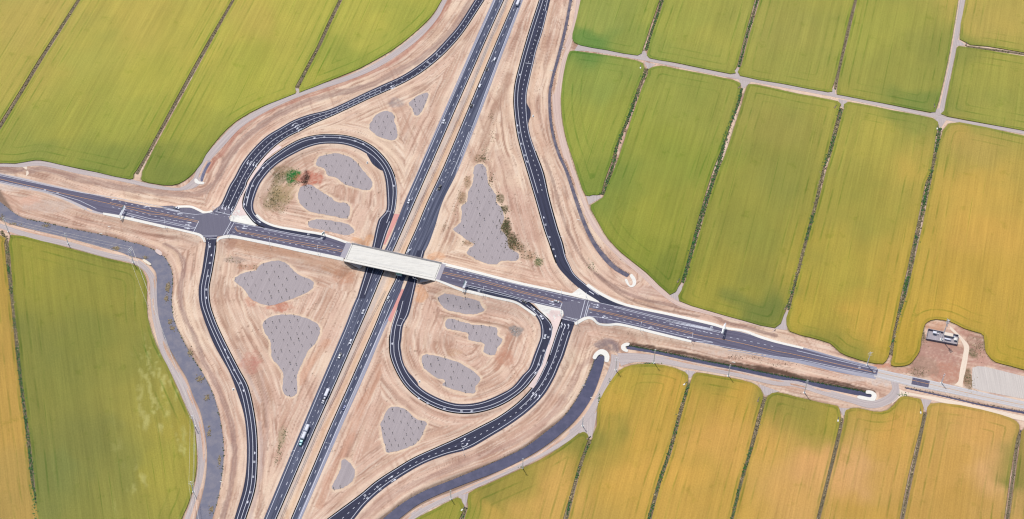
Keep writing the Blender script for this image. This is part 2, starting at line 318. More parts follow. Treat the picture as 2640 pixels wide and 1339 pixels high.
# ------------------------------------------------------------------ gravel beds, bands, patches of the ground colour
BEDS = {
 'big wedge inside the upper left loop': ['h5',(1110,700),(1160,640),(1280,605),(1400,598),(1540,640),(1650,720),(1740,830),(1830,940),(1855,1000),(1830,1070),(1770,1088),(1600,1040),(1480,1000),(1380,920),(1260,890),(1240,830),(1200,790),(1110,760)],
 'wedge below it inside the upper left loop': ['h1',(1800,80),(1820,20),(1900,-10),(1980,-8),(2100,70),(2230,150),(2300,210),(2440,230),(2482,290),(2470,400),(2420,432),(2250,400),(2050,360),(1940,330),(1830,240),(1795,150)],
 'small oval above the crossroad inside the upper left loop': ['h1',(1925,500),(1980,455),(2100,440),(2300,470),(2450,510),(2530,570),(2530,620),(2440,655),(2300,630),(2100,580),(1960,550)],
 'tall rounded bed above the upper left loop': ['r2',(150,930),(200,850),(280,820),(330,850),(335,900),(355,960),(350,1020),(310,1035),(220,1010),(170,970)],
 'smallest kite shaped bed beside the freeway': ['r2',(440,765),(500,712),(580,685),(575,740),(530,830),(490,855),(465,800)],
 'largest jagged bed right of the freeway': ['c1',(920,100),(960,65),(1005,90),(1020,160),(1030,220),(1080,290),(1090,350),(1130,400),(1140,470),(1120,540),(1160,600),(1180,680),(1250,730),(1230,780),(1130,780),(1080,810),(980,790),(870,730),(880,700),(920,660),(890,640),(820,590),(770,550),(820,500),(830,440),(830,380),(870,340),(880,270),(915,200)],
 'broad diamond shaped bed below the crossroad': ['r4',(1730,920),(1800,870),(1890,850),(1920,810),(2030,780),(2110,800),(2200,880),(2290,920),(2315,960),(2270,1010),(2100,1080),(1970,1110),(1850,1060),(1800,990)],
 'funnel shaped bed with a narrow foot': ['V',(662,812),(690,795),(740,793),(790,810),(805,830),(795,860),(775,885),(755,925),(747,950),(747,985),(737,998),(720,995),(711,980),(712,940),(700,920),(685,900),(680,860),(668,840)],
 'oval bed nearest the bridge inside the lower right loop': ['h4',(660,345),(720,310),(800,300),(1000,345),(1190,390),(1240,470),(1282,512),(1200,557),(1100,572),(950,548),(780,512),(700,430)],
 'stepped bed in the middle of the lower right loop': ['h4',(780,640),(880,640),(1100,700),(1350,730),(1450,760),(1460,850),(1520,900),(1500,960),(1450,1020),(1420,1105),(1320,1100),(1270,1060),(1280,970),(1200,935),(1080,910),(1070,830),(1000,800),(780,750)],
 'lowest bed inside the lower right loop': ['b1',(540,85),(600,75),(800,130),(960,235),(930,310),(910,362),(700,305),(710,265),(640,240),(560,180),(540,130)],
 'five sided bed below the lower right loop': ['b1',(240,570),(300,465),(400,470),(500,550),(568,572),(560,620),(510,710),(430,760),(290,795),(265,750),(235,620)],
 'small teardrop bed beside the lower freeway': ['h10',(1450,510),(1520,500),(1570,560),(1620,640),(1615,720),(1550,820),(1440,880),(1340,895),(1325,830),(1400,700),(1440,600)],
}
BANDS = [ # spec, width m, rgb, strength
 (['S',(1306,-60),(1304,0),(1078,520),(933,850),(820,1100),(717,1339),(690,1400)], 5.5, (206,190,180), .95), (['S',(1345,-60),(1319,0),(1095,520),(953,850),(840,1100),(738,1339),(710,1400)], 4.5, (224,186,150), .65),
 (['r4',(230,110),(300,100),(500,150),(700,200),(900,240),(1100,270),(1300,290),(1450,288),(1560,230),(1620,150),'r1',(1660,1200),(1760,1070),(1900,950),(2100,820),(2300,740),(2500,680),'r2',(0,672),(200,610),(330,540),(520,440),(650,330),(760,230),(850,100),(900,0)], 10, (158,130,122), .75),
 (['r4',(-40,105),(60,110),(150,100)], 11, (140,112,108), .8),
 (['r4',(1530,120),(1580,40),'r1',(1640,1130),(1750,980),(1880,870),(2100,770),(2400,665),'r2',(0,600),(150,540),(330,450),(480,330),(600,210),(690,100),(745,0),(800,-150)], 7, (178,120,104), .8),
 (['h12',(900,60),(1020,130),(1120,220),(1160,330),(1120,560),(1110,750),(1140,950),(1220,1130),(1300,1288),'b0',(1500,120),(1580,260),(1650,420),(1700,560),(1725,700),(1730,850),(1700,1050),(1640,1288)], 6, (150,118,112), .75),
 (['h12',(1650,480),(1630,700),(1650,950),(1720,1150)], 7, (178,142,122), .6),
 (['r2',(1180,560),(1120,700),(1060,840),(1010,980),(990,1120),(970,1250),'c1',(1010,60),(1040,170)], 12, (176,138,118), .7),
 (['c1',(1110,20),(1150,150),(1260,400),(1330,600)], 22, (196,156,138), .5),
 (['c1',(1430,10),(1500,180),(1560,400),(1640,620),(1750,800),(1880,930),(2020,1040),(2250,1130),(2576,1190)], 4, (140,108,98), .75),
 (['r2',(1480,0),(1440,300),(1390,500),(1350,700),(1370,900),(1440,1150)], 9, (214,176,150), .5),
 (['h3',(1000,180),(1200,320),(1400,440),(1700,540),(2100,620),(2576,730),'h7',(1900,50),(2300,160),(2576,240)], 5, (142,112,104), .8),
 (['h7',(640,365),(1200,460),(1700,560),(2100,640),(2576,720),'b2',(900,240),(1200,298),(1450,352)], 9, (104,80,68), 1.25),
 (['b1',(1830,80),(1720,150),(1640,300),(1500,520),(1250,700),(900,850),(600,980),(300,1120),(100,1270)], 8, (176,140,128), .55),
 (['h4',(1640,780),(1600,900),(1550,1020),(1500,1150),(1430,1288)], 8, (192,138,114), .5),
 (['h9',(1000,150),(850,350),(700,550),(650,700)], 9, (214,160,130), .5),
 (['h9',(1700,500),(1600,750),(1480,950),(1380,1200),'h10',(1600,50),(1480,400),(1300,700),(1150,1100)], 9, (200,148,122), .6),
 (['h1',(950,760),(1300,850),(1700,900),(2100,1020),(2400,1150)], 16, (204,152,118), .55),
 (['h2',(280,530),(420,560),(480,480)], 9, (220,160,110), .6),
 (['h2',(1290,740),(1400,700),(1440,760)], 8, (222,158,110), .6),
 (['h2',(1130,1150),(1180,1230),(1160,1288)], 12, (222,162,116), .6),
 (['h6',(1000,680),(1400,790),(1800,880),(2300,950)], 5, (158,118,102), .6),
 (['h12',(700,20),(900,90),(1060,200),(1090,400)], 5, (238,206,178), .6),
 (['h4',(700,600),(1100,660),(1500,720),(1700,800)], 5, (150,116,96), .5),
 (['h4',(250,760),(220,950),(260,1150)], 6, (190,150,124), .5),
 (['h5',(1040,640),(900,700),(700,760)], 6, (196,162,140), .5),
 (['h9',(0,380),(60,560),(140,900),(180,1288)], 4, (150,116,98), .6),
 (['b0',(1930,200),(1960,420),(1970,600),(1940,850),(1900,1100)], 5, (180,148,136), .6),
 (['h10',(350,0),(370,300),(350,700),(240,1288)], 5, (206,184,174), .8),
 (['b0',(1750,40),(1830,230),(1920,420)], 4, (206,188,178), .6),
 (['h7',(300,470),(200,560)], 7, (122,108,112), .5),
 (['h7',(200,360),(330,310),(430,340),(470,430)], 8, (120,104,112), .8),
]
PATCH = [ # spec centre, rx m, ry m, rgb, strength
 (['h5',(790,900)], 9, 13, (52,124,62), 1.0), (['h5',(630,920)], 8, 9, (112,110,76), .8), (['h5',(680,830)], 12, 8, (150,130,98), .7),
 (['h5',(1010,930)], 18, 11, (190,110,90), .85), (['h5',(960,930)], 5, 12, (84,60,58), .8), (['h5',(560,1120)], 8, 20, (140,126,92), .75), (['h5',(700,1100)], 14, 14, (196,168,132), .5),
 (['h1',(1500,190)], 16, 18, (150,132,98), .7), (['h1',(1600,110)], 14, 14, (172,150,112), .5),
 (['r2',(345,760)], 10, 8, (166,150,146), .8), (['h12',(2420,880)], 14, 7, (196,126,104), .8), (['h12',(2050,800)], 8, 8, (204,142,120), .6),
 (['c1',(1120,320)], 4, 8, (104,96,66), .8), (['c1',(1150,400)], 4, 6, (104,96,66), .9), (['c1',(1160,540)], 6, 14, (88,84,58), 1), (['c1',(1200,640)], 7, 12, (98,86,62), .95), (['c1',(1260,680)], 8, 7, (150,120,92), .7), (['c1',(1330,740)], 9, 7, (176,140,110), .6), (['c1',(1400,790)], 5, 6, (120,120,76), .7),
 (['c1',(830,310)], 6, 9, (150,122,92), .7), (['c1',(870,200)], 4, 10, (168,134,104), .7), (['c1',(880,650)], 7, 5, (168,130,104), .7), (['c1',(950,30)], 7, 7, (160,128,104), .7),
 (['h1',(950,980)], 14, 5, (168,150,140), .7), (['h1',(1150,1080)], 14, 4, (180,130,104), .7), (['h1',(900,760)], 8, 9, (180,136,116), .7),
 (['h4',(1700,790)], 8, 8, (150,142,138), .9), (['h4',(1560,1150)], 12, 14, (196,140,116), .6), (['h4',(870,1080)], 9, 5, (190,150,118), .5),
 (['b0',(1850,130)], 12, 16, (198,142,124), .6), (['h9',(30,460)], 5, 8, (190,132,118), .6), (['h6',(650,520)], 30, 9, (208,188,176), .6), (['h6',(400,450)], 12, 8, (226,180,158), .6),
 (['h8',(1420,650)], 34, 24, (184,138,124), .9), (['h8',(1330,500)], 30, 10, (180,140,126), .9), (['h8',(1550,850)], 24, 16, (190,140,120), .9), (['h8',(1250,760)], 16, 14, (172,140,122), .9), (['h8',(1150,800)], 10, 9, (160,128,112), .8), (['h8',(1400,200)], 14, 6, (200,150,120), .8), (['h8',(1800,280)], 16, 8, (188,140,124), .9),
 (['h8',(1920,460)], 12, 14, (160,124,108), .9), (['h8',(1980,600)], 10, 9, (184,140,122), .9), (['h8',(1900,580)], 5, 7, (120,110,84), .7), (['h8',(1830,920)], 6, 14, (138,116,90), .9), (['h8',(2080,690)], 20, 6, (196,148,134), .8), (['h8',(2400,800)], 30, 6, (190,146,134), .8), (['h8',(700,740)], 18, 3, (208,140,112), .7), (['h8',(950,800)], 16, 4, (196,146,124), .7),
 (['h8',(400,900)], 20, 5, (222,206,194), .6), (['h8',(760,920)], 22, 8, (214,200,192), .7), (['h7',(2000,470)], 30, 4, (212,196,184), .6), (['h7',(1700,400)], 26, 4, (214,196,182), .5),
 (['b0',(2080,680)], 4, 14, (138,134,98), .5), (['b2',(2400,370)], 30, 3, (176,136,124), .7), (['h12',(700,600)], 1, 1, (200,180,170), .1),
 (['h6',(250,260)], 34, 8, (222,204,192), .7), (['h2',(150,1000)], 14, 10, (196,140,112), .6), (['b1',(1900,20)], 10, 8, (140,122,120), .8),
 (['h3',(1650,430)], 26, 9, (206,172,158), .6), (['c1',(2350,960)], 18, 8, (206,172,158), .6),
]
for _s in BEDS.values():
    _q = [e for e in _s if not isinstance(e, str)]; BANDS.append(([_s[0]]+_q+[_q[0]], 5.5, (240,214,186), .8))
FG = 1.2
fx_ = np.arange(GX0, GX1+.01, FG); fy_ = np.arange(GY0, GY1+.01, FG)
FX, FY = np.meshgrid(fx_, fy_); shp = FX.shape; fX, fY = FX.ravel(), FY.ravel()
de = bil(DE.reshape(XX.shape), fX, fY); dc = bil(DC.reshape(XX.shape), fX, fY); s_ = bil(SS.reshape(XX.shape), fX, fY)
def mixc(A, c, k): 
    c = np.array(alb(*c)); return A+(c-A)*k[:, None]
def sstep(x, a, b):
    t = np.clip((x-a)/(b-a), 0, 1); return t*t*(3-2*t)
wob = 3.2*fbm(fX/26, fY/26, 71, 4)
st1 = vn((dc+wob)/1.9, s_/38, 3); st2 = vn((dc+wob)/.95, s_/20, 5); st3 = vn((dc+wob)/6., s_/70, 7)
lo = fbm(fX/70, fY/70, 11, 4); st4 = vn((dc+wob)/2.6, s_/90, 51); st5 = vn((dc+wob*1.6)/1.7, s_/45, 53); mid = fbm(fX/14, fY/14, 13, 4); fine = vn(fX/1.5, fY/1.5, 17)
g = np.tile(np.array(alb(222,188,167)), (fX.size, 1))
g = mixc(g, (236,208,182), sstep(lo, .45, .75)*.8)
g = mixc(g, (213,174,154), sstep(1-lo, .5, .72)*.5)
g = mixc(g, (206,160,138), sstep(mid, .6, .85)*.3)
g = mixc(g, (172,130,110), sstep(st4, .55, .82)*.55*(.35+.9*sstep(mid, .35, .65)))
g = mixc(g, (246,222,196), sstep(st5, .6, .85)*.38)
g = mixc(g, (190,150,128), sstep(st3, .55, .9)*.55)
g = mixc(g, (172,134,116), sstep(st1, .55, .88)*.75*(.35+.65*sstep(mid, .3, .6)))
g = mixc(g, (244,224,204), sstep(st2, .5, .9)*.45)
g = mixc(g, (150,114,100), sstep(vn((dc+wob)/.8, s_/55, 9), .86, .97)*.6)
g = mixc(g, (238,216,196), np.clip(1-np.abs(de-1.2)/2.6, 0, 1)*.55)
xs = vn((fX*.94+fY*.34)/1.7+2*fbm(fX/30, fY/30, 73, 2), (fY*.94-fX*.34)/50, 75)
g = mixc(g, (184,144,124), sstep(xs, .68, .9)*.5*sstep(fbm(fX/45, fY/45, 77, 2), .45, .6))
g = mixc(g, (150,118,100), (fine > .90)*(vn(fX/9, fY/9, 19) > .55)*.55)
g = mixc(g, (112,92,78), (vn(fX/1.25, fY/1.25, 23) > .975)*(vn(fX/30, fY/30, 29) > .5)*.8)
for k, (sp, wd, c, a) in enumerate(BANDS):
    C = np.array([P2W(p[0], p[1]) for p in PX(sp)]); C = catmull(C, max(8, len(C)*5))
    m = (fX > C[:,0].min()-wd*2) & (fX < C[:,0].max()+wd*2) & (fY > C[:,1].min()-wd*2) & (fY < C[:,1].max()+wd*2)
    i = np.nonzero(m)[0]; d, s, ov, la, sg, _ = distpoly(fX[i], fY[i], C, (), wd*3)
    d = np.where(ov > 0, np.hypot(la, ov), d)*np.where(sg == 0, 1, sg)
    e = np.abs(d)/(wd*.5)+.9*(fbm(fX[i]/7, fY[i]/7, 31+k, 3)-.5)
    tex = .45+.75*vn(d/.9, s/16, 41+k)*.8+.25*(vn(fX[i]/1.6, fY[i]/1.6, 43)-.5)
    kk = sstep(1-e, -.15, .35)*a*np.clip(tex, 0, 1.1)
    g[i] = mixc(g[i], c, np.clip(kk, 0, 1))
for k, (sp, rx, ry, c, a) in enumerate(PATCH):
    p = PX(sp)[0]; cx, cy = P2W(p[0], p[1]); m = (np.abs(fX-cx) < rx*1.6) & (np.abs(fY-cy) < ry*1.6); i = np.nonzero(m)[0]
    e = np.hypot((fX[i]-cx)/rx, (fY[i]-cy)/ry)+.9*(fbm(fX[i]/6, fY[i]/6, 61+k, 4)-.5)
    kk = sstep(1-e, -.12, .3)*a*np.clip(.55+.9*(vn(fX[i]/1.7, fY[i]/1.7, 63)-.25), 0, 1)
    g[i] = mixc(g[i], c, np.clip(kk, 0, 1))
for nm, e in WD.items():
    e = bil(e.reshape(XX.shape), fX, fY); bk = BANK[nm]
    g = mixc(g, (120,100,88), np.clip(1-e/(bk*.55), 0, 1)*.75)
# beyond the surveyed area: cropland
b1_ = np.maximum(np.abs(fX)-640, np.maximum(fY-410, -(fY+335)))
g = mixc(g, (176,164,84), sstep(b1_, 0, 14))
def expand(a, st, n, gr):
    o = []; d = st
    for _ in range(n): d *= gr; o.append(d)
    o = np.cumsum(o); return np.concatenate([a[0]-o[::-1], a, a[-1]+o])
NE = 14; ax_ = expand(fx_, FG, NE, 1.72); ay_ = expand(fy_, FG, NE, 1.72)
AX, AY = np.meshgrid(ax_, ay_); nx, ny = len(ax_), len(ay_)
Z = np.zeros(AX.shape); Z[NE:-NE, NE:-NE] = Hs(FX, FY)
for _ in range(1):
    pass
cc = np.tile(np.array(alb(176,164,84)), (nx*ny, 1)).reshape(ny, nx, 3); cc[NE:-NE, NE:-NE] = g.reshape(shp[0], shp[1], 3)
ii = np.arange(nx*ny).reshape(ny, nx)
F = np.stack([ii[:-1, :-1], ii[:-1, 1:], ii[1:, 1:], ii[1:, :-1]], -1).reshape(-1, 4)
me = quadmesh('ground', np.stack([AX, AY, Z], -1).reshape(-1, 3), F, True, cc.reshape(-1, 3))
MG = mat_tint('bare_soil', .97, .14, .55, .22, .05)
GOBJ = mkobj('ground', me, MG); tag(GOBJ, 'graded bare pink tan soil around the whole interchange', kind='structure')
# ------------------------------------------------------------------ sheets draped on the ground
def inside(poly, x, y):
    x = np.asarray(x); y = np.asarray(y); c = np.zeros(x.shape, bool); n = len(poly); j = n-1
    for i in range(n):
        xi, yi = poly[i][:2]; xj, yj = poly[j][:2]
        if yi != yj:
            c ^= ((yi > y) != (yj > y)) & (x < (xj-xi)*(y-yi)/(yj-yi)+xi)
        j = i
    return c
def smoothpoly(P, n=3):
    P = [np.array(p[:2]) for p in P]; m = len(P); out = []
    for i in range(m):
        p0, p1, p2, p3 = P[i-1], P[i], P[(i+1) % m], P[(i+2) % m]
        for k in range(n):
            t = k/n; out.append(.5*((2*p1)+(-p0+p2)*t+(2*p0-5*p1+4*p2-p3)*t*t+(-p0+3*p1-3*p2+p3)*t**3))
    return out
def triangulate(P, sp, jit=.25, seed=1):
    P = [Vector((float(p[0]), float(p[1]))) for p in P]; Q = []
    for i in range(len(P)):
        a, b = P[i], P[(i+1) % len(P)]; n = max(1, int((b-a).length/sp)); Q += [a+(b-a)*(k/n) for k in range(n)]
    n0 = len(Q); xs = np.array([q.x for q in Q]); ys = np.array([q.y for q in Q])
    X, Y = np.meshgrid(np.arange(xs.min()+sp*.5, xs.max(), sp), np.arange(ys.min()+sp*.5, ys.max(), sp)); X = X.ravel(); Y = Y.ravel()
    rs = np.random.RandomState(seed); X = X+(rs.rand(X.size)-.5)*sp*jit; Y = Y+(rs.rand(Y.size)-.5)*sp*jit
    m = inside([(q.x, q.y) for q in Q], X, Y); Q += [Vector((a, b)) for a, b in zip(X[m].tolist(), Y[m].tolist())]
    r = delaunay_2d_cdt(Q, [(i, (i+1) % n0) for i in range(n0)], [], 1, 1e-4)
    return np.array([(v.x, v.y) for v in r[0]]), np.array([f for f in r[2] if len(f) == 3]), r[1], n0
def sheet(name, P, mat, off, sp=3.0, skirt=.35, label=None, smooth=3, zfix=None, cols=None, kind='structure', parent=None, rot=0.0, cat=None):
    if smooth: P = smoothpoly(P, smooth)
    V, T, E, n0 = triangulate(P, sp)
    z = (Hs(V[:, 0], V[:, 1]) if zfix is None else np.full(len(V), zfix))+off
    # outline loop from edges used once
    ed = {}
    for t in T:
        for a, b in ((t[0], t[1]), (t[1], t[2]), (t[2], t[0])): ed[(a, b)] = 1
    rim = [(a, b) for (a, b) in ed if (b, a) not in ed]
    n = len(V); rv = sorted({a for e in rim for a in e}); mp = {a: n+k for k, a in enumerate(rv)}
    VV = np.vstack([np.column_stack([V, z]), np.array([[V[a, 0], V[a, 1], z[a]-skirt] for a in rv])])
    # orient up
    a, b, c = V[T[:, 0]], V[T[:, 1]], V[T[:, 2]]
    up = np.cross(b-a, c-a) > 0
    T = np.where(up[:, None], T, T[:, ::-1])
    if not up.mean() > .5: rim = [(b_, a_) for a_, b_ in rim]
    S1 = [(b_, a_, mp[a_]) for a_, b_ in rim]; S2 = [(b_, mp[a_], mp[b_]) for a_, b_ in rim]
    FF = np.vstack([T, np.array(S1), np.array(S2)])
    cr, sr = math.cos(rot), math.sin(rot); u = np.column_stack([VV[:, 0]*cr+VV[:, 1]*sr, -VV[:, 0]*sr+VV[:, 1]*cr])
    cl = None
    if cols is not None: cl = cols(VV[:, 0], VV[:, 1])
    me = quadmesh(name, VV, FF, False, cl, dict(uvr=u))
    o = mkobj(name, me, mat, parent)
    if parent is None: tag(o, label, cat, None, kind)
    return o
def ribmesh(name, L, R, mat, off, across=2, zf=None, skirt=.4, smooth=False, thick=0.0):
    L = np.asarray(L); R = np.asarray(R); n = len(L); t = np.linspace(0, 1, across+1)
    P = L[:, None, :]*(1-t)[None, :, None]+R[:, None, :]*t[None, :, None]
    z = (Hs(P[..., 0], P[..., 1]) if zf is None else np.repeat(np.asarray(zf)[:, None], across+1, 1))+off
    C = (L+R)/2; s = np.concatenate([[0], np.cumsum(np.linalg.norm(np.diff(C, axis=0), axis=1))]); wd = np.linalg.norm(R-L, axis=1)
    U = np.stack([t[None, :]*wd[:, None], np.repeat(s[:, None], across+1, 1)], -1)
    P3 = np.concatenate([P, z[..., None]], -1)
    lo = P3[:, [0, -1]].copy(); lo[..., 2] -= skirt
    m = across+1; V = np.vstack([P3.reshape(-1, 3), lo.reshape(-1, 3)]); UU = np.vstack([U.reshape(-1, 2), U[:, [0, -1]].reshape(-1, 2)])
    i = np.arange(n*m).reshape(n, m); k0 = n*m
    F = np.stack([i[:-1, :-1], i[:-1, 1:], i[1:, 1:], i[1:, :-1]], -1).reshape(-1, 4)
    a = np.arange(n-1); fl = np.stack([i[:-1, 0], i[1:, 0], k0+2*(a+1), k0+2*a], -1); fr = np.stack([i[1:, -1], i[:-1, -1], k0+2*a+1, k0+2*(a+1)+1], -1)
    F = np.vstack([F, fl, fr])
    x1 = P[1, 0]-P[0, 0]; x2 = P[0, -1]-P[0, 0]
    if x2[0]*x1[1]-x2[1]*x1[0] < 0: F = F[:, ::-1]
    return quadmesh(name, V, F, smooth, None, dict(uvr=UU))
class MBuf:
    """collects many strips/quads into one mesh"""
    def __init__(s): s.V = []; s.F = []; s.n = 0
    def quad(s, P): 
        s.V += [tuple(p) for p in P]; s.F.append(tuple(range(s.n, s.n+len(P)))); s.n += len(P)
    def strip(s, C, wd, off, zf=None):
        C = np.asarray(C, float)
        if len(C) < 2: return
        t = np.gradient(C, axis=0); t /= np.maximum(np.linalg.norm(t, axis=1), 1e-9)[:, None]; nn = np.column_stack([-t[:, 1], t[:, 0]])*wd*.5
        A = C+nn; B = C-nn; za = (Hs(A[:,0], A[:,1]) if zf is None else zf)+off; zb = (Hs(B[:,0], B[:,1]) if zf is None else zf)+off
        for i in range(len(C)):
            s.V.append((A[i,0], A[i,1], float(np.broadcast_to(za, len(C))[i]))); s.V.append((B[i,0], B[i,1], float(np.broadcast_to(zb, len(C))[i])))
        for i in range(len(C)-1):
            k = s.n+2*i; s.F.append((k+1, k+3, k+2, k))
        s.n += 2*len(C)
    def build(s, name, mat, parent=None):
        me = bpy.data.meshes.new(name); me.from_pydata(s.V, [], s.F); me.update()
        return mkobj(name, me, mat, parent)
def subline(C, a, b, step=1.6):
    C = np.asarray(C, float); s = np.concatenate([[0], np.cumsum(np.linalg.norm(np.diff(C, axis=0), axis=1))])
    n = max(2, int((b-a)/step)+1); q = np.linspace(a, b, n)
    return np.column_stack([np.interp(q, s, C[:, 0]), np.interp(q, s, C[:, 1])]), s[-1]
def dashes(mb, C, wd, off, dash, a=0, b=None, zf=None):
    _, tot = subline(C, 0, 1); b = tot if b is None else b
    if dash is None:
        L, _ = subline(C, a, b); mb.strip(L, wd, off, zf)
    else:
        q = a
        while q < b:
            L, _ = subline(C, q, min(q+dash[0], b), 2); mb.strip(L, wd, off, zf); q += dash[0]+dash[1]
# ------------------------------------------------------------------ surface materials
A_NEW = mat_asphalt('asphalt_new', alb(46,48,70), .35); A_JCT = mat_asphalt('asphalt_junction', alb(106,103,120), .04, alb(116,113,129))
A_FWY = mat_asphalt('asphalt_freeway', alb(62,67,92), .5, alb(116,120,140))
A_XRD = mat_asphalt('asphalt_crossroad', alb(92,88,110), .35, alb(120,116,136))
A_OLD = mat_asphalt('asphalt_old', alb(198,190,188), .12, alb(212,204,200))
A_SHO = mat_asphalt('asphalt_shoulder', alb(146,148,170), .3, alb(190,184,188))
M_DIKE = mat_plain('asphalt_dike', alb(14,12,20), .9, .1)
M_WHT = mat_plain('paint_white', alb(228,230,242), .6, .3, .12, 3); M_YEL = mat_plain('paint_yellow', alb(232,172,104), .6, .3, .12, 3)
M_CON = mat_plain('concrete_pale', alb(240,236,228), .85, .2, .08, .8); M_CON2 = mat_plain('concrete_grey', alb(196,190,190), .85, .2, .12, 1.2)
M_PINK = mat_plain('stamped_paving', alb(236,214,208), .9, .1, .10, 1.0); M_RED = mat_plain('red_paving', alb(224,160,152), .9, .1, .08, 1.0)
M_GRAV = mat_asphalt('bed_mulch', alb(166,155,158), .10, alb(180,169,171)); M_PATH = mat_asphalt('track_gravel', alb(184,171,170), .18, alb(206,192,187))
M_PATH2 = mat_asphalt('track_earth', alb(206,178,168), .22, alb(226,202,186)); M_PATH3 = mat_asphalt('track_pale', alb(232,212,192), .10, alb(240,222,202))
M_YARD = mat_asphalt('yard_gravel', alb(200,190,184), .14, alb(218,208,200)); M_LEV = mat_asphalt('levee_soil', alb(122,108,88), .3, alb(132,118,92))
def water_mat(name, c, c2):
    t = NT(name, .5, .12); p = t.pos(); n = t.noise(p, .12, 6, .7); n2 = t.noise(t.mapping(p, (1, 1, 1)), .5, 3)
    return t.out(t.mix(t.ramp(n, [(.42, 0.0), (.62, 1.0)]), c, c2), n2, .12, .06)
M_WAT = water_mat('water_canal', alb(90,92,120), alb(112,112,136)); M_WAT2 = water_mat('water_dark', alb(70,72,100), alb(84,84,112)); M_WATC = water_mat('water_reedy', alb(106,107,128), alb(124,121,135))
M_WATN = water_mat('water_muddy', alb(84,82,104), alb(120,112,122))
# ------------------------------------------------------------------ pavements
def road(nm, name, mat, off, across, label, dike=()):
    r = RD[nm]; o = mkobj(name, ribmesh(name, r.L, r.R, mat, off, across), mat); tag(o, label, None, None, 'structure')
    r.obj = o; r.off = off; r.mb = MBuf(); r.my = MBuf(); r.md = MBuf()
    for side, o0, a, b in dike:
        E = r.L if side == 'L' else r.R; d = (r.R-r.L)/r.w[:, None]*(1 if side == 'L' else -1); dashes(r.md, E+d*(o0-.35), 1.25, off+.06, None, a*r.len, b*r.len)
    return r
def rl(nm, side, o0, a=0, b=1, wd=.43, dash=None, c='w', frac=None):
    r = RD[nm]
    if frac is not None: C = r.L+(r.R-r.L)*frac
    else:
        E = r.L if side == 'L' else r.R; d = (r.R-r.L)/r.w[:, None]*(1 if side == 'L' else -1); C = E+d*o0
    _, tot = subline(C, 0, 1)
    dashes(r.mb if c == 'w' else r.my, C, wd, r.off+.035, dash, a*tot, b*tot)
road('LC', 'freeway', A_FWY, .10, 8, 'left carriageway of the freeway running under the bridge', [('R', .4, 0, 1)])
road('RC', 'freeway', A_FWY, .10, 8, 'right carriageway of the freeway running under the bridge', [('L', .4, 0, 1)])
road('RNW', 'ramp', A_NEW, .13, 10, 'upper left ramp widening to four lanes at the left junction', [('R', .3, 0, .97)])
road('LR1', 'ramp', A_NEW, .16, 8, 'upper left loop ramp curling from the crossroad down under the bridge', [('L', .3, .13, .72)])
road('RSW', 'ramp', A_NEW, .13, 8, 'lower left ramp curving beside the canal', [('R', .35, .02, 1)])
road('RSE', 'ramp', A_NEW, .13, 8, 'lower right ramp sweeping down to the bottom edge', [('L', .3, .0, 1)])
road('LR2', 'ramp', A_NEW, .16, 8, 'lower right loop ramp curling from the crossroad under the bridge', [('L', .3, .14, .82)])
road('RNE', 'ramp', A_NEW, .13, 8, 'upper right ramp curving down to the right junction', [('L', .3, 0, .86), ('R', .3, .60, .84)])
road('XL', 'crossroad', A_XRD, .145, 12, 'crossroad left of the bridge')
road('XR', 'crossroad', A_XRD, .145, 12, 'crossroad right of the bridge')
road('XO', 'crossroad', A_OLD, .12, 6, 'worn pale stretch of the crossroad at the right edge')
for nm, sp in (('LC', None), ('RC', None)):      # faded shoulders
    r = RD[nm]; d = (r.R-r.L)/r.w[:, None]; n = len(r.L)
    if nm == 'LC': k = int(n*.47); A = r.L[:k]; wd = np.interp(np.arange(k), [0, k*.6, k-1], [2.8, 2.3, .2])[:, None]; B = A+d[:k]*wd
    else: A = r.R; q = np.linspace(0, 1, n); wd = np.interp(q, [0, .25, .42, .43, .62, .66, 1], [1.6, 3.2, 1.6, .1, .1, 3.6, 4.0])[:, None]; B = A; A = A-d*wd
    me = ribmesh('shoulder', A, B, A_SHO, .125, 2, skirt=.02); mkobj('shoulder', me, A_SHO, r.obj)
# polygons of extra pavement
def P(spec, h=0.0): return [W(p[0], p[1], h)[:2] for p in PX(spec)]
def Pz(spec, z): return [P2W(p[0], p[1], z) for p in PX(spec)]
sheet('crossroad', P(['h1',(-40,270),(130,262),(190,292),(370,292),(470,332),(540,362),(650,345),(760,260),(880,300),(905,375),(880,420),(900,470),(860,650),(700,670),(545,670),(480,660),(430,620),(440,500),(300,400),(100,330)]), A_JCT, .19, label='left junction of the crossroad and its turnout', smooth=1, rot=.2)
sheet('crossroad', P(['h3',(560,560),(880,540),(1060,572),(1000,640),(900,755),(800,790),(735,832),(560,788),(582,740),(582,690),(545,655)]), A_JCT, .19, label='right junction of the crossroad', smooth=1, rot=.2)
sheet('crossroad', P(['h3',(900,752),(970,762),(1045,838),(1180,852),(1300,845),(1420,872),(1500,885),(1400,830),(1200,780),(1050,750)]), A_XRD, .18, label='bus turnout beside the right junction', smooth=1, rot=.2)
sheet('crossroad', P(['h8',(1098,890),(1325,945),(1305,1030),(1078,985)]), A_XRD, .16, label='dark repaired patch across the pale road', smooth=0, rot=.2)
sheet('pullout', P(['h5',(1780,600),(1810,660),(1850,730),(1900,775),(1960,818),(1995,830),(2010,860),(1985,780),(1900,670)]), A_NEW, .14, label='maintenance pullout bulging inside the upper left loop', smooth=2)
sheet('pullout', P(['b1',(405,150),(440,205),(470,235),(505,280),(522,325),(560,358),(520,345),(430,240)]), A_NEW, .14, label='maintenance pullout bulging inside the lower right loop', smooth=2)
sheet('pullout', P(['r2',(1306,760),(1322,785),(1338,815),(1340,860),(1328,890),(1326,915),(1312,860)]), A_NEW, .12, label='maintenance pullout on the upper right ramp', smooth=2)
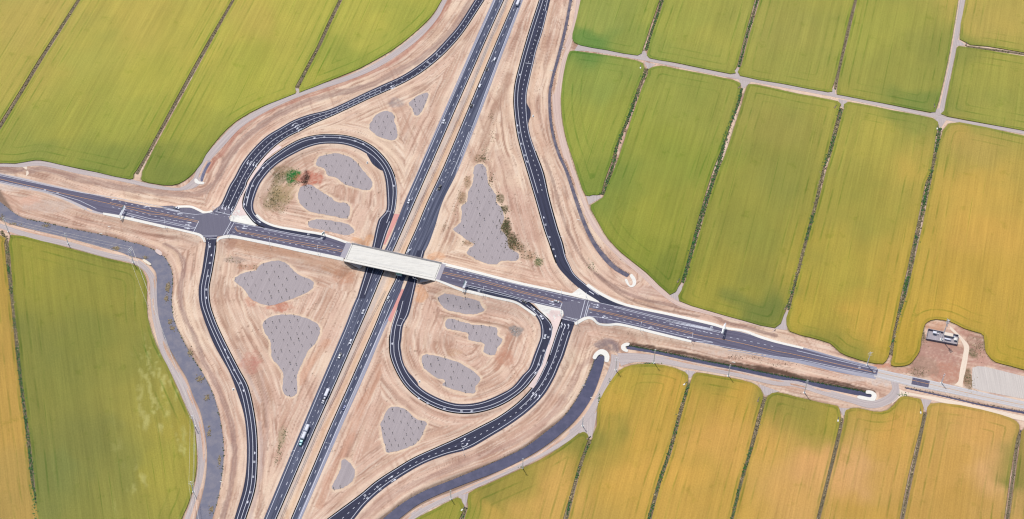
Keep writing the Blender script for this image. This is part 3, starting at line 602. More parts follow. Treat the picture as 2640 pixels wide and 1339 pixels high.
sheet('gore_paving', P(['h2',(808,165),(878,172),(685,572),(664,568)]), M_RED, .17, label='pink gore wedge above the bridge', smooth=0)
sheet('gore_paving', P(['h4',(182,238),(214,240),(85,560),(40,680),(0,640),(20,600)]), M_RED, .20, label='pink gore wedge below the bridge', smooth=0)
# ------------------------------------------------------------------ lines on the ribbons
rl('LC','L',2.9,0,.47); rl('LC','L',2.6,.52,1); rl('LC','R',.95); rl('LC','R',4.5,dash=(3.7,10.9)); rl('LC','L',6.6,.60,.84,dash=(1.2,6),wd=.35)
rl('RC','L',.95); rl('RC','L',4.3,dash=(3.7,10.9)); rl('RC','R',3.0,0,.40); rl('RC','L',7.8,.62,1); rl('RC','R',4.8,.36,.43); rl('RC','L',7.7,.37,.45,dash=(2,5))
rl('RNW','L',2.3); rl('RNW','R',.95); rl('RNW','',0,0,.47,frac=.55,dash=(2.2,5.1)); rl('RNW','',0,.56,1,frac=.565); rl('RNW','',0,.5,.97,frac=.36,dash=(1.8,5.5),wd=.38); rl('RNW','',0,.46,.97,frac=.77,dash=(1.8,5.5))
rl('LR1','L',1.0,.15,.78); rl('LR1','L',4.6,.20,.80); rl('LR1','R',2.3,.1,1); rl('LR1','L',2.0,.80,.99)
rl('RSW','R',.95,.03); rl('RSW','R',4.6,.10,1); rl('RSW','R',8.3,.02,1)
rl('RSE','L',.95,.02); rl('RSE','',0,.02,.28,frac=.40); rl('RSE','',0,.04,1,frac=.50,dash=(2.2,5.1)); rl('RSE','R',2.7,.03,1)
rl('LR2','L',1.0,.16,.84); rl('LR2','L',4.6,.28,.86); rl('LR2','R',2.4,.12,1)
rl('RNE','L',.95,0,.82); rl('RNE','L',4.6,0,.70); rl('RNE','R',3.2,0,.24); rl('RNE','R',1.2,.24,.95); rl('RNE','',0,.20,.70,frac=.62,dash=(2.2,5.1))
def pl(road_, spec, wd=.40, dash=None, c='w', off=.235):
    C = np.array(P(spec)); m = RD[road_].mb if c == 'w' else RD[road_].my; dashes(m, C, wd, off, dash)
Y = dict(c='y', wd=.33)
pl('XL', ['h6',(0,165),(600,304),(1470,497),(2000,632),'h1',(0,385),(475,486)], **Y); pl('XL', ['h6',(1460,478),(1660,523),'h1',(0,369),(475,468)], **Y)
pl('XL', ['h6',(0,120),(600,247),(1100,350),(1500,407),(1900,482),(2250,560),(2400,598),'h1',(0,300),(250,356),(430,380),(540,370)])
pl('XL', ['h6',(0,195),(500,300),(760,362),(1050,450),(1280,560)])
pl('XL', ['h6',(1620,600),(2000,695),'h1',(0,462),(430,555)]); pl('XL', ['h6',(1640,625),(2000,722),'h1',(0,482),(420,574)])
D7 = (2.6, 4.7)
pl('XL', ['h6',(1490,537),(2400,737)], dash=D7); pl('XL', ['h6',(1580,467),(2200,605),'h1',(100,360),(450,430)], dash=D7); pl('XL', ['h1',(0,425),(400,505)], dash=D7)
pl('XL', ['h1',(476,470),(407,612)], .55)
for q in ([(680,335),(892,386)], [(600,355),(886,413)], [(905,475),(803,657)], [(946,486),(850,650)], [(552,667),(722,665)], [(580,706),(716,702)]): pl('XL', ['h1']+q, .5)
pl('XL', ['h1',(962,540),(985,590),(1300,652),(1900,762),(2420,862)], **Y); pl('XL', ['h1',(950,560),(990,605),(1300,672),(1900,786),(2420,884)], **Y)
pl('XL', ['h1',(946,490),(1340,562),(1700,630),(2110,705)]); pl('XL', ['h1',(1340,575),(1700,650),(2120,722)])
pl('XL', ['h1',(980,540),(2380,818)], dash=D7); pl('XL', ['h1',(925,612),(2330,893)], dash=D7); pl('XL', ['h1',(872,640),(1400,752),(1900,858),(2400,955)])
pl('XR', ['h2',(1425,930),(2000,1056),'h3',(0,415),(540,553),(567,575)], **Y); pl('XR', ['h2',(1420,948),(2000,1078),'h3',(0,434),(450,548)], **Y)
pl('XR', ['h2',(1450,862),(2000,997),'h3',(0,340),(650,492),(862,536)]); pl('XR', ['h2',(1550,920),(2550,1166),'h3',(60,388),(830,578)], dash=D7); pl('XR', ['h2',(1490,1000),(2500,1252),'h3',(15,475),(330,553)], dash=D7)
pl('XR', ['h2',(1750,1105),(2200,1208),'h3',(0,511),(250,572),(540,640)]); pl('XR', ['h2',(1750,1128),(2150,1220),'h3',(0,528),(250,592),(540,662)])
pl('XR', ['h3',(563,572),(536,652)], .55)
for q in ([(868,535),(803,782)], [(913,545),(856,765)], [(580,752),(765,800)], [(556,782),(738,826)], [(925,600),(880,750)]): pl('XR', ['h3']+q, .5)
pl('XR', ['h3',(915,645),(1600,800),(2300,972)], **Y); pl('XR', ['h3',(925,662),(1600,820),(2310,992),(2576,1040),'h7',(1900,290),(2576,442),'b2',(850,66),(1100,122),(1480,207)], **Y)
pl('XR', ['h3',(1050,572),(1200,605),(1800,750),(2576,925),'h7',(1110,30),(1850,182)]); pl('XR', ['h3',(1250,632),(1800,770),(2576,942),'h7',(1110,44),(1840,198)])
pl('XR', ['h3',(945,578),(1100,640),(2560,985),'h7',(1150,80),(2560,385)], dash=D7); pl('XR', ['h3',(930,700),(2200,997)], dash=D7)
pl('XR', ['h3',(900,752),(1060,765),(1600,885),(2100,1000),(2576,1100),'h7',(1500,312),(2100,425),(2576,515),'b2',(940,112),(1200,168),(1490,224)]); pl('XR', ['b2',(900,45),(1200,116),(1490,186)])
pl('XO', ['b2',(1495,186),(1750,240),(1880,268),'h8',(2000,1100),(2576,1226)]); pl('XO', ['b2',(1495,232),(1750,300),(1880,322),'h8',(2000,1178),(2576,1300)]); pl('XO', ['b2',(1500,206),(1880,292),'h8',(2000,1140),(2576,1262)], **Y)
pl('LR1', ['h1',(1165,25),(1110,260)], off=.26); pl('RNE', ['h3',(920,420),(985,462)], .8, off=.26)
pl('RNE', ['h11',(900,840),(975,850)], .5, off=.21); pl('LR1', ['h2',(697,128),(748,131)], .5, off=.24); pl('LR2', ['h4',(120,715),(180,722)], .5, off=.24)
# arrows, word marks and diamonds
def near(sx, sy):
    x, y, _ = W(sx, sy); best = None
    for nm, r in RD.items():
        d = np.hypot(r.C[:, 0]-x, r.C[:, 1]-y)-r.hw*.0; i = int(d.argmin()); e = d[i]-r.hw[i]
        if best is None or e < best[0]: j = min(i+1, len(r.C)-1); k = max(i-1, 0); t = r.C[j]-r.C[k]; best = (e, nm, math.atan2(t[1], t[0]), r.off)
    return x, y, best
def stamp(sx, sy, shapes, flip=False, ang=None, road_=None, sc=1.0):
    x, y, b = near(sx, sy); a = b[2]+(math.pi if flip else 0) if ang is None else ang
    ca, sa = math.cos(a), math.sin(a); mb = RD[road_ or b[1]].mb
    for poly in shapes:
        Q = [(x+(u*ca-v*sa)*sc, y+(u*sa+v*ca)*sc) for u, v in poly]
        mb.quad([(q[0], q[1], float(Hs(q[0], q[1]))+.25) for q in Q])
rs = random.Random(5)
ARS = [[(-3.2,-.28),(.6,-.28),(.6,.28),(-3.2,.28)], [(.6,-1.0),(3.2,0),(.6,1.0)]]
ART = [[(-3.2,-.28),(.4,-.28),(.4,.28),(-3.2,.28)], [(.2,-.3),(1.4,-.3),(2.2,.9),(1.2,1.1)], [(.9,1.5),(2.9,.3),(3.0,1.9)]]
DIA = [[(-1.9,0),(0,-.75),(1.9,0),(0,.75)]]
def word(n=4):
    o = []
    for r_ in range(n):
        v = -1.15+2.3*r_/n; o.append([(-1.2,v),(1.2,v),(1.2,v+.22),(-1.2,v+.22)])
        u = rs.choice([-1.2, -.1, .9]); o.append([(u,v+.2),(u+.32,v+.2),(u+.32,v+.52),(u,v+.52)]); o.append([(.88,v+.2),(1.2,v+.2),(1.2,v+.5),(.88,v+.5)])
    return o
def many(spec, fn, **k):
    for p in PX(spec): stamp(p[0], p[1], fn() if callable(fn) else fn, **k)
many(['h1',(790,275),(832,290),(875,270),(915,300)], ART, road_='RNW'); many(['h5',(195,715),(232,728),(275,738),(310,752),(812,210),(845,232),(868,255),(888,282)], ART, road_='RNW')
many(['b1',(1355,372),(1378,382),(1402,392),(845,708),(862,745)], ART, flip=True, road_='RSE'); many(['h10',(2100,732),(2140,775)], ARS, flip=True, road_='RSE'); many(['h3',(562,872),(602,888),(650,890)], ART, flip=True, road_='RSE')
many(['h3',(1135,762),(1742,905),(2262,1028)], ART, flip=True, road_='XR'); many(['h6',(1522,436),(1960,530),(2395,625)], ART, flip=True, road_='XL'); many(['h6',(2490,820),'h1',(320,565),(350,487),(330,518)], ARS, road_='XL')
many(['h1',(625,795)], ARS, road_='RSW'); many(['r2',(318,636),(325,652)], ARS, road_='RNW'); many(['h1',(1095,537),(1080,565)], ARS, flip=True, road_='XL'); many(['h3',(420,556),(430,592),(1020,602),(1010,632)], ARS, road_='XR')
many(['h1',(1275,475)], ARS, flip=True, road_='LR1'); many(['h4',(1930,495)], ARS, road_='LR2')
many(['r2',(648,402),(664,416),(580,460),(597,472)], word, road_='RNW'); many(['h10',(1925,862),(1957,892),(1758,975),(1792,1010)], word, road_='RSE')
many(['h5',(1215,382),(1425,390),(1625,432),(345,885),(265,1030),(187,1183)], word, road_='LR1'); many(['h5',(1085,395),(1735,475),(400,790),(155,1275),(2140,1030)], DIA, road_='LR1')
many(['b1',(580,433),(703,475),(830,492),(1437,45),(1400,147),'h4',(2130,875)], word, road_='LR2'); many(['b1',(515,398),(905,491),(1375,208),'h4',(2153,770),(57,962)], DIA, road_='LR2')
many(['h12',(1503,302),(1475,477),(1455,655),'b0',(1685,95),(1730,187),(1773,285),(1878,865),(1868,975),(1847,1090)], word, road_='RSW'); many(['h12',(1520,198),(1453,765),'b0',(1660,38),(1797,340),(1880,800),(1828,1162)], DIA, road_='RSW')
many(['c1',(1450,515),(1480,605),(1508,695),'r2',(1252,980),(1272,1062),(1298,1148)], word, road_='RNE'); many(['c1',(1437,462),(1523,747),(1313,50),'r2',(1260,553),(1243,928)], DIA, road_='RNE')
many(['h6',(595,312),(765,352),(1760,672)], word, road_='XL'); many(['b2',(1362,170),(1472,198)], word, road_='XR'); many(['h1',(1933,645),(2112,690)], word, road_='XL'); many(['h2',(1930,1187),'h7',(1722,122)], word, road_='XR')
for nm, r in RD.items():
    if r.mb.F: r.mb.build('white_marking', M_WHT, r.obj)
    if r.my.F: r.my.build('yellow_marking', M_YEL, r.obj)
    if r.md.F: r.md.build('edge_dike', M_DIKE, r.obj)
# ------------------------------------------------------------------ sidewalks and islands
def walk(spec, label, mat=None, name='sidewalk', off=.30, zf=None):
    pr = PR(spec); L = np.array([W(*p[0])[:2] if zf is None else P2W(*p[0], zf) for p in pr]); R = np.array([W(*p[1])[:2] if zf is None else P2W(*p[1], zf) for p in pr])
    B = catmull(np.hstack([(L+R)/2, L, R]), max(4, int(np.linalg.norm(np.diff(L, axis=0), axis=1).sum()/2)+1))
    mat = mat or M_CON
    o = mkobj(name, ribmesh(name, B[:, 2:4], B[:, 4:6], mat, off, 1, skirt=.5), mat); return tag(o, label, None, None, 'structure')
walk(['h6',(1370,612,1370,640),(1600,650,1600,688),(2000,740,1995,775),(2200,785,2195,822),'h1',(0,520,0,548),(400,610,395,640),(500,640,480,668),(550,690,520,705),(570,745,545,750)], 'white sidewalk left of the left junction, south side')
walk(['h1',(712,735,728,745),(722,705,745,720),(780,668,800,700),(860,652,880,695),(1000,668,1000,705),(1400,745,1395,785),(1900,850,1890,892),(2400,957,2390,998),'h2',(0,735,0,765),(135,765,130,795)], 'white sidewalk from the left junction to the bridge, south side')
walk(['h1',(188,262,200,292),(370,262,368,292),(480,305,468,333),(560,340,545,366),(650,320,662,348)], 'curved white sidewalk round the turnout of the left junction')
walk(['h1',(1252,375,1228,392),(1350,460,1330,482),(1500,522,1490,548),(1800,575,1795,605),(2100,625,2095,655),(2300,685,2290,715),(2480,748,2472,778),'h2',(220,535,205,572)], 'white sidewalk from the upper left loop to the bridge')
walk(['h2',(1440,812,1438,848),(2000,950,1998,985),'h3',(0,298,0,332),(400,385,398,417),(600,430,596,464),(700,452,690,482)], 'white sidewalk from the bridge to the right junction, north side')
walk(['h3',(910,320,880,345),(1110,450,1088,482),(1400,582,1388,612),(2000,712,1992,745),(2576,842,2570,878),'h7',(1900,118,1898,150),(2150,158,2145,188),(2350,228,2345,265),(2576,302,2570,332),'b2',(950,20,944,34)], 'long white sidewalk right of the right junction, north side')
walk(['h2',(1367,1035,1340,1052),(1500,1080,1480,1104),(1700,1160,1682,1188),(2000,1228,1990,1262),'h4',(1060,244,1050,270),(1400,330,1388,358),(1700,400,1688,428),(1850,490,1828,512),(1975,580,1950,598)], 'white sidewalk from the bridge along the lower right loop')
walk(['h3',(722,838,742,872),(800,790,822,828),(880,758,900,792),(970,768,958,800),(1050,838,1042,866),(1180,852,1178,882),(1300,843,1298,876),(1500,882,1495,912),(1800,955,1793,990),(2280,1072,2272,1102)], 'white sidewalk below the right junction')
sheet('traffic_island', P(['h1',(888,425),(920,372),(975,290),(1060,300),(1125,395),(1195,480),(1245,522),(1222,532),(900,468),(884,440)]), M_CON, .32, label='white concrete traffic island at the left junction', smooth=1)
sheet('traffic_island', P(['h5',(600,485),(660,515),(530,602),(425,705),(315,852),(225,990),(155,1130),'h1',(1075,105),(1050,200),(1058,290),(1120,390),(1000,400),(925,390),(1000,222),(1055,110),(1130,-40),'h5',(240,900),(300,820),(420,655),(520,550)]), M_PINK, .36, label='pinkish paved island tapering up between the left ramps', smooth=1)
sheet('traffic_island', P(['h3',(790,378),(880,450),(1052,556),(1050,572),(690,482),(680,452)]), M_CON, .32, label='white triangular island above the right junction', smooth=0)
sheet('traffic_island', P(['h3',(190,580),(540,655),(575,680),(582,715),(560,775),(400,800),(335,745),(250,655)]), M_CON, .32, label='white triangular island below the right junction', smooth=1)
sheet('traffic_island', P(['h3',(350,720),(420,672),(530,680),(556,770),(545,800),(480,985),(385,1285),'b1',(1495,10),(1450,150),(1400,250),(1362,322),(1322,312),(1378,232),(1425,150),(1470,0),'h3',(390,1130),(428,1000),(438,900),(412,820)]), M_PINK, .36, label='pinkish paved island running down between the right ramps', smooth=1)
# ------------------------------------------------------------------ mulch beds, yards, tracks
for nm, sp in BEDS.items():
    _p = smoothpoly(P(sp), 8); _p = [np.array(q)+1.3*np.array([vn(q[0]/2.2, q[1]/2.2, 801)-.5, vn(q[0]/2.2, q[1]/2.2, 803)-.5]) for q in _p]
    sheet('mulch_bed', _p, M_GRAV, .10, sp=4, label='grey mulch, '+nm, smooth=0, rot=-.3)
sheet('gravel_yard', P(['h8',(1890,765),(1960,745),(2060,752),(2300,810),(2576,880),(2900,960),(2900,1270),(2576,1180),(2300,1128),(2000,1068),(1890,1032),(1885,900)]), M_YARD, .12, label='pale gravel yard at the right edge', smooth=1)
sheet('gravel_yard', P(['h8',(1300,258),(1700,342),(1678,462),(1275,385)]), mat_asphalt('pad_gravel', alb(168,160,166), .1), .14, label='grey gravel floor of the walled compound', smooth=0)
def track(spec, label, mat, off=.09, ext=(0, 0), name='dirt_road'):
    pr = PR(spec); L = np.array([W(*p[0])[:2] for p in pr]); R = np.array([W(*p[1])[:2] for p in pr]); A = np.hstack([(L+R)/2, L, R])
    if ext[0]: d = A[0]-A[1]; A = np.vstack([A[0]+d/np.linalg.norm(d[:2])*ext[0], A])
    if ext[1]: d = A[-1]-A[-2]; A = np.vstack([A, A[-1]+d/np.linalg.norm(d[:2])*ext[1]])
    B = catmull(A, max(4, int(np.linalg.norm(np.diff(A[:, :2], axis=0), axis=1).sum()/3)))
    return tag(mkobj(name, ribmesh(name, B[:, 2:4], B[:, 4:6], mat, off, 2, skirt=.3), mat), label, None, None, 'structure')
track(['h11',(1575,0,1632,0),(1530,300,1575,300),(1440,560,1520,560),'r2',(1545,430,1612,430),(1508,600,1578,600),(1500,720,1560,720),(1515,880,1568,880),(1552,1050,1602,1050),'c1',(1620,143,1672,143),(1690,330,1742,330),(1760,480,1808,470),(1840,600,1885,600),(1975,740,2005,725),(2145,885,2185,868),(2270,1000,2370,1036),(2420,1110,2440,1078),'c2',(260,1180,270,1150),(500,1235,520,1205),(740,1300,742,1278),'h7',(2500,200,2576,150)], 'earth track along the right hand fields', M_PATH2, .08, (120, 0))
track(['r2',(1690,330,1660,378),(1760,346,1752,378),(2100,408,2100,434),'r3',(0,468,0,494),(450,558,450,584),(1200,698,1200,722),(1850,832,1850,856),(2000,864,2000,888),(2576,968,2576,992)], 'pale dirt road crossing between the right hand fields', M_PATH, .12, (0, 150))
track(['r3',(2102,0,2140,0),(2070,200,2108,200),(2038,400,2068,400),(1985,650,2015,650),(1950,810,1985,820)], 'pale dirt road running up between the fields at top right', M_PATH, .11, (130, 0))
track(['r4',(0,505,0,540),(200,570,195,608),(500,638,495,676),(800,722,790,758),(1000,765,975,798),(1100,835,1072,862),(1150,920,1105,940),(1165,1050,1110,1050),(1180,1200,1125,1200),'b0',(1240,20,1185,50),(1300,150,1240,165),(1380,300,1315,320),(1440,450,1382,470),(1490,600,1435,600),(1515,750,1455,750),(1508,900,1460,900),(1480,1050,1435,1060),(1435,1180,1395,1190),(1400,1288,1360,1288)], 'grey gravel track along the left canal', M_PATH, .12, (120, 90))
track(['r2',(690,0,725,0),(612,130,650,140),(480,262,512,292),(300,400,325,432),(150,490,168,522),(0,555,0,592),'r1',(2200,680,2218,712),(1950,788,1970,822),(1750,905,1785,938),(1600,1055,1645,1085),(1500,1170,1550,1190),(1445,1270,1500,1288),'r4',(1420,180,1465,225),(1330,240,1340,262),(1150,222,1145,248),(900,165,892,195),(600,108,595,142),(300,45,298,80),(150,55,150,90),(0,66,0,86)], 'pale track round the upper left fields', M_PATH, .10, (120, 120))
track(['b1',(1935,70,2002,85),(1925,150,1985,180),(1870,280,1925,285),(1800,420,1850,410),(1722,540,1800,530),(1605,650,1690,655),(1430,772,1560,752),(1245,890,1380,850),(1062,962,1200,940),(872,1042,1000,1030),(682,1122,800,1120),(520,1202,600,1215),(400,1288,480,1288)], 'grey gravel track along the lower canal', M_PATH, .12, (0, 110))
track(['h7',(470,470,520,640),(700,470,700,590),(1000,500,1000,602),(1400,575,1395,670),(1900,672,1890,750),(2300,755,2290,835),(2576,815,2570,895),'b2',(900,262,890,312),(1100,328,1092,372),(1300,382,1292,428),(1450,415,1450,470),(1560,375,1590,435),(1602,325,1655,372),(1592,270,1650,285)], 'grey gravel track hooking up to the old road', M_PATH, .155)
track(['b2',(1640,315,1600,440),(1700,345,1690,378),(2000,402,1992,432),(2300,468,2292,505),(2576,528,2570,562)], 'pale earth track along the lower right fields', M_PATH3, .10, (0, 150))
track(['h8',(1600,215,1590,250),(1680,290,1640,300),(1760,370,1700,350),(1845,475,1775,480),(1835,600,1765,600),(1800,800,1725,800),(1765,960,1700,950),(1760,1030,1650,990)], 'pale drive leading up to the walled compound', M_PATH3, .10)
track(['h6',(0,88,0,224),(300,150,300,290),(600,222,600,350),(900,292,900,462),(1200,360,1200,600),(1400,402,1400,640)], 'faded grey shoulders of the crossroad at the left edge', mat_asphalt('shoulder_pale', alb(186,178,180), .2), .05, (150, 0), 'shoulder')
track(['r4',(190,160,200,85),(215,130,150,60),(120,60,60,60)], 'short pale link at the far left', M_PATH3, .08)
track(['h7',(1950,165,1945,435),(2100,185,2095,455),(2576,322,2570,545),'b2',(950,22,935,142),(1200,92,1185,200),(1490,166,1480,254)], 'faded grey shoulders of the crossroad where it narrows', A_SHO, .06, name='shoulder')
for nm_, sp in (('beside the lower canal end', ['h7',(1368,692),(1512,712),(1440,800),(1400,780)]), ('at the second lower field', ['b2',(615,290),(770,345),(665,380)]), ('at the third lower field', ['b2',(1210,465),(1290,472),(1240,530)]), ('at the fourth lower field', ['b2',(1815,398),(1895,410),(1848,500)]), ('below the semicircular field edge', ['c1',(2362,1040),(2440,1085),(2462,945)]), ('at the middle right field', ['c2',(730,1282),(825,1292),(835,1140)]), ('below the small rounded field', ['c1',(1748,300),(1852,298),(1862,315),(1768,368)]), ('above the dirt road junction', ['r2',(2118,412),(2215,432),(2180,372)]), ('below the dirt road junction', ['r2',(2178,458),(2262,475),(2205,515)]), ('above the long dirt road', ['r3',(415,552),(478,568),(468,495)]), ('below the long dirt road', ['r3',(470,588),(560,606),(502,660)]), ('right above the long dirt road', ['r3',(1130,690),(1185,700),(1180,650)]), ('right below the long dirt road', ['r3',(1205,732),(1275,745),(1235,800)]), ('at the top right crossing', ['r3',(1880,842),(2010,862),(1975,800),(1945,800)]), ('under the top right crossing', ['r3',(1915,872),(2005,885),(1962,945)]), ('at the lower left of the frame', ['b1',(800,1115),(880,1095),(862,1200)]), ('beside the lower canal track', ['b1',(1690,650),(1830,490),(1812,600),(1790,690)]), ('at the top right side levee', ['r3',(2085,290),(2150,335),(2080,340)]), ('at the upper left levee', ['r1',(2170,650),(2240,665),(2200,690)])):
    sheet('field_entrance', P(sp), M_PATH, .14, label='pale earth field entrance '+nm_, smooth=1)
# ------------------------------------------------------------------ water
for nm, name, mat, lb in (('canal_w', 'water', M_WATC, 'weedy blue grey water of the left canal'), ('canal_s', 'water', M_WAT2, 'dark blue water of the lower canal'), ('ditch_e', 'water', M_WAT2, 'dark water of the straight ditch below the crossroad'), ('ditch_f', 'water', M_WAT2, 'narrow dark ditch at the lower right'), ('ditch_n', 'water', M_WATN, 'thin dark wet ditch curving beside the upper right ramp'), ('ditch_w', 'water', M_WAT, 'short grey pool at the end of the upper left ditch')):
    r = WT[nm]; d = (r.R-r.L)/r.w[:, None]; e = BANK[nm]*.3; z = float(r.z.mean())
    tag(mkobj(name, ribmesh(name, r.L-d*e, r.R+d*e, mat, 0, 2, zf=np.full(len(r.L), z), skirt=.05), mat), lb, None, None, 'structure')
# ------------------------------------------------------------------ crop fields
SMP = [(60,40,190,172,84),(60,200,186,172,80),(250,150,180,175,78),(350,50,192,176,80),(300,300,168,170,68),(150,330,170,168,68),(400,200,178,174,70),(100,385,148,155,66),(520,100,188,178,76),(600,200,178,176,66),(450,330,166,166,62),(620,50,192,176,80),(750,60,188,180,76),(900,50,185,180,75),(900,150,158,165,60),(1000,60,170,172,68),(400,440,135,145,55),(470,440,130,142,50),(250,420,140,150,58),
(1500,50,160,166,78),(1480,90,110,145,60),(1600,100,150,160,70),(1700,60,165,168,72),(1800,80,168,166,72),(1950,80,166,162,76),(2000,180,160,160,70),(2200,80,165,165,68),(2300,200,158,158,66),(2330,270,130,145,58),(2500,60,190,170,82),(2500,200,168,165,70),(2500,270,160,160,68),(2400,150,150,152,64),
(1500,200,148,160,68),(1480,350,160,165,60),(1550,300,160,165,62),(1500,470,135,150,50),(1700,250,155,160,65),(1700,400,150,158,50),(1650,550,158,160,48),(1600,630,145,152,38),(1650,690,130,140,35),(1950,300,160,155,70),(1950,450,150,150,58),(1880,600,150,150,52),(1800,750,165,158,48),(1900,790,125,135,50),(2200,350,178,168,68),(2150,500,165,158,58),(2100,700,180,165,55),(2200,800,205,168,62),(2050,820,190,168,50),(2450,350,190,165,80),(2450,500,205,170,75),(2500,600,212,170,75),(2400,750,205,168,55),(2500,750,200,165,62),(2280,850,190,160,40),(2550,900,195,165,45),(2100,860,150,145,45),
(10,700,190,158,68),(30,1000,195,158,75),(60,1250,185,155,80),(100,650,160,155,50),(200,700,150,148,52),(300,750,155,150,55),(100,900,136,138,56),(200,850,140,142,54),(200,1100,138,138,60),(350,900,150,148,60),(400,1000,162,156,65),(300,1200,146,145,62),(440,1200,170,162,60),(100,1200,133,138,65),(450,950,165,152,65),(470,1100,172,160,60),
(1110,1285,160,155,50),(1250,1235,150,142,48),(1300,1200,165,150,55),(1250,1280,200,165,75),(1450,1120,150,142,48),(1400,1250,210,168,85),(1550,950,190,165,55),(1620,920,175,158,55),(1700,1000,205,165,62),(1600,1100,205,165,65),(1550,1080,170,152,55),(1650,1200,215,170,75),(1850,1000,205,165,60),(1830,1100,215,168,80),(1800,1250,200,162,70),(1780,960,175,155,50),(2050,1050,170,155,50),(2050,1150,222,170,100),(2000,1250,215,168,90),(2000,1030,160,148,55),(2250,1100,215,168,80),(2150,1200,222,172,105),(2200,1280,200,160,70),(2230,1040,185,160,60),(2450,1100,215,168,90),(2400,1200,205,162,80),(2500,1200,222,174,108),(2420,1290,200,158,75),(2570,1200,150,140,60),(1530,1000,200,165,60)]
SW = np.array([P2W(a/.97576, b/.97576) for a, b, *_ in SMP]); SCOL = np.array([[*lin((c[2], c[3]-2, c[4]+max(0, 74-c[4])*.5))] for c in SMP])/KREF*.98; SCOL = SCOL+((SCOL@np.array([.3, .6, .1]))[:, None]-SCOL)*.04
wa = P2W(*PX(['r3',(1325,0)])[0]); wb = P2W(*PX(['r3',(1178,650)])[0]); ROW = math.atan2(wa[1]-wb[1], wa[0]-wb[0])-math.pi/2; wa = P2W(*PX(['r4',(60,800)])[0]); wb = P2W(*PX(['b0',(255,1200)])[0]); ROW2 = math.atan2(wa[1]-wb[1], wa[0]-wb[0])-math.pi/2
def crop_cols(x, y, lodge=False, strip=False):
    keep = np.array([(a < 70) == strip if (b > 560 and a < 600) else (not strip and not (lodge and a > 600)) for a, b, *_ in SMP]); SW_, SC_ = SW[keep], SCOL[keep]
    RW = ROW2 if (lodge or strip) else ROW; rowu = x*math.cos(RW)+y*math.sin(RW); rowv = -x*math.sin(RW)+y*math.cos(RW)
    wx = x+34*(fbm(x/45, y/45, 91, 3)-.5)*2; wy = y+30*(fbm(x/45, y/45, 95, 3)-.5)*2
    d2 = (wx[:, None]-SW_[None, :, 0])**2+(wy[:, None]-SW_[None, :, 1])**2+60
    k = 1/d2**1.6; c = (k[:, :, None]*SC_[None]).sum(1)/k.sum(1)[:, None]
    v = .55*(fbm(rowu/9, rowv/60, 97, 4)-.5); v2 = fbm(x/30, y/30, 99, 4)-.5
    c = c*(1+.30*v[:, None]+.18*v2[:, None]*np.array([1.0, .6, .3])); 
    if lodge:
        b = sstep(fbm(rowu/3.2, rowv/13, 101, 3), .57, .72)*sstep(fbm(x/34, y/34, 103, 2), .42, .6)*sstep(x, -420, -370); c = c+(np.array(alb(206,200,128))-c)*(b*.5)[:, None]
    return np.clip(c, .01, .9)
def crop_mat():
    t = NT('rice_canopy', .95, .08); u = t.attr('uvr', 'Vector'); e = t.attr('edge', 'Fac'); tint = t.attr('tint')
    a = t.noise(t.mapping(u, (.30, .006, 1)), 1, 3, .6); b = t.noise(t.mapping(u, (1.1, .02, 1)), 1, 3, .6); c = t.noise(u, .6, 5, .7); d = t.noise(u, .03, 3)
    col = t.mix(1.0, tint, t.ramp(a, [(.3, .90), (.7, 1.08)]), 'MULTIPLY'); col = t.mix(1.0, col, t.ramp(b, [(.3, .93), (.7, 1.05)]), 'MULTIPLY')
    col = t.mix(1.0, col, t.ramp(c, [(.25, .82), (.8, 1.13)]), 'MULTIPLY')
    # machinery laps that follow the field edge
    s = t.math('SINE', t.math('MULTIPLY', e, .62)); near = t.ramp(t.math('MULTIPLY', e, .022), [(.0, 1.0), (.45, .8), (.62, 0.0)])
    lap = t.math('MULTIPLY', t.ramp(s, [(.74, 0.0), (.97, 1.0)]), t.math('MULTIPLY', near, t.ramp(d, [(.40, 0.0), (.62, .75)])))
    col = t.mix(lap, col, t.mix(1.0, col, (.50, .72, .48), 'MULTIPLY'))
    us = t.n('ShaderNodeSeparateXYZ'); t.l(u, us.inputs[0]); g1 = t.math('SINE', t.math('MULTIPLY', us.outputs[0], .5712)); tl = t.math('MULTIPLY', t.ramp(g1, [(.965, 0.0), (.995, 1.0)]), t.ramp(t.noise(t.mapping(u, (.05, .008, 1), (0, 0, 0)), 1, 2), [(.56, 0.0), (.66, .75)]))
    col = t.mix(tl, col, t.mix(1.0, col, (.58, .78, .52), 'MULTIPLY'))
    sp = t.ramp(t.noise(u, .05, 7, .72), [(.58, 0.0), (.68, .8)]); col = t.mix(sp, col, t.mix(1.0, col, (.78, .86, .70), 'MULTIPLY'))
    gr = t.noise(u, 1.6, 3, .8); col = t.mix(1.0, col, t.ramp(gr, [(.3, .86), (.7, 1.12)]), 'MULTIPLY')
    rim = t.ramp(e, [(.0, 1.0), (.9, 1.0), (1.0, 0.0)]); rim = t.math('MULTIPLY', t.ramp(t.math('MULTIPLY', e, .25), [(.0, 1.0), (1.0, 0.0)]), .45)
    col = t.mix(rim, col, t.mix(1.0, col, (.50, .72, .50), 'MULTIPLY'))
    return t.out(col, c, .35, .3)
M_CROP = crop_mat()
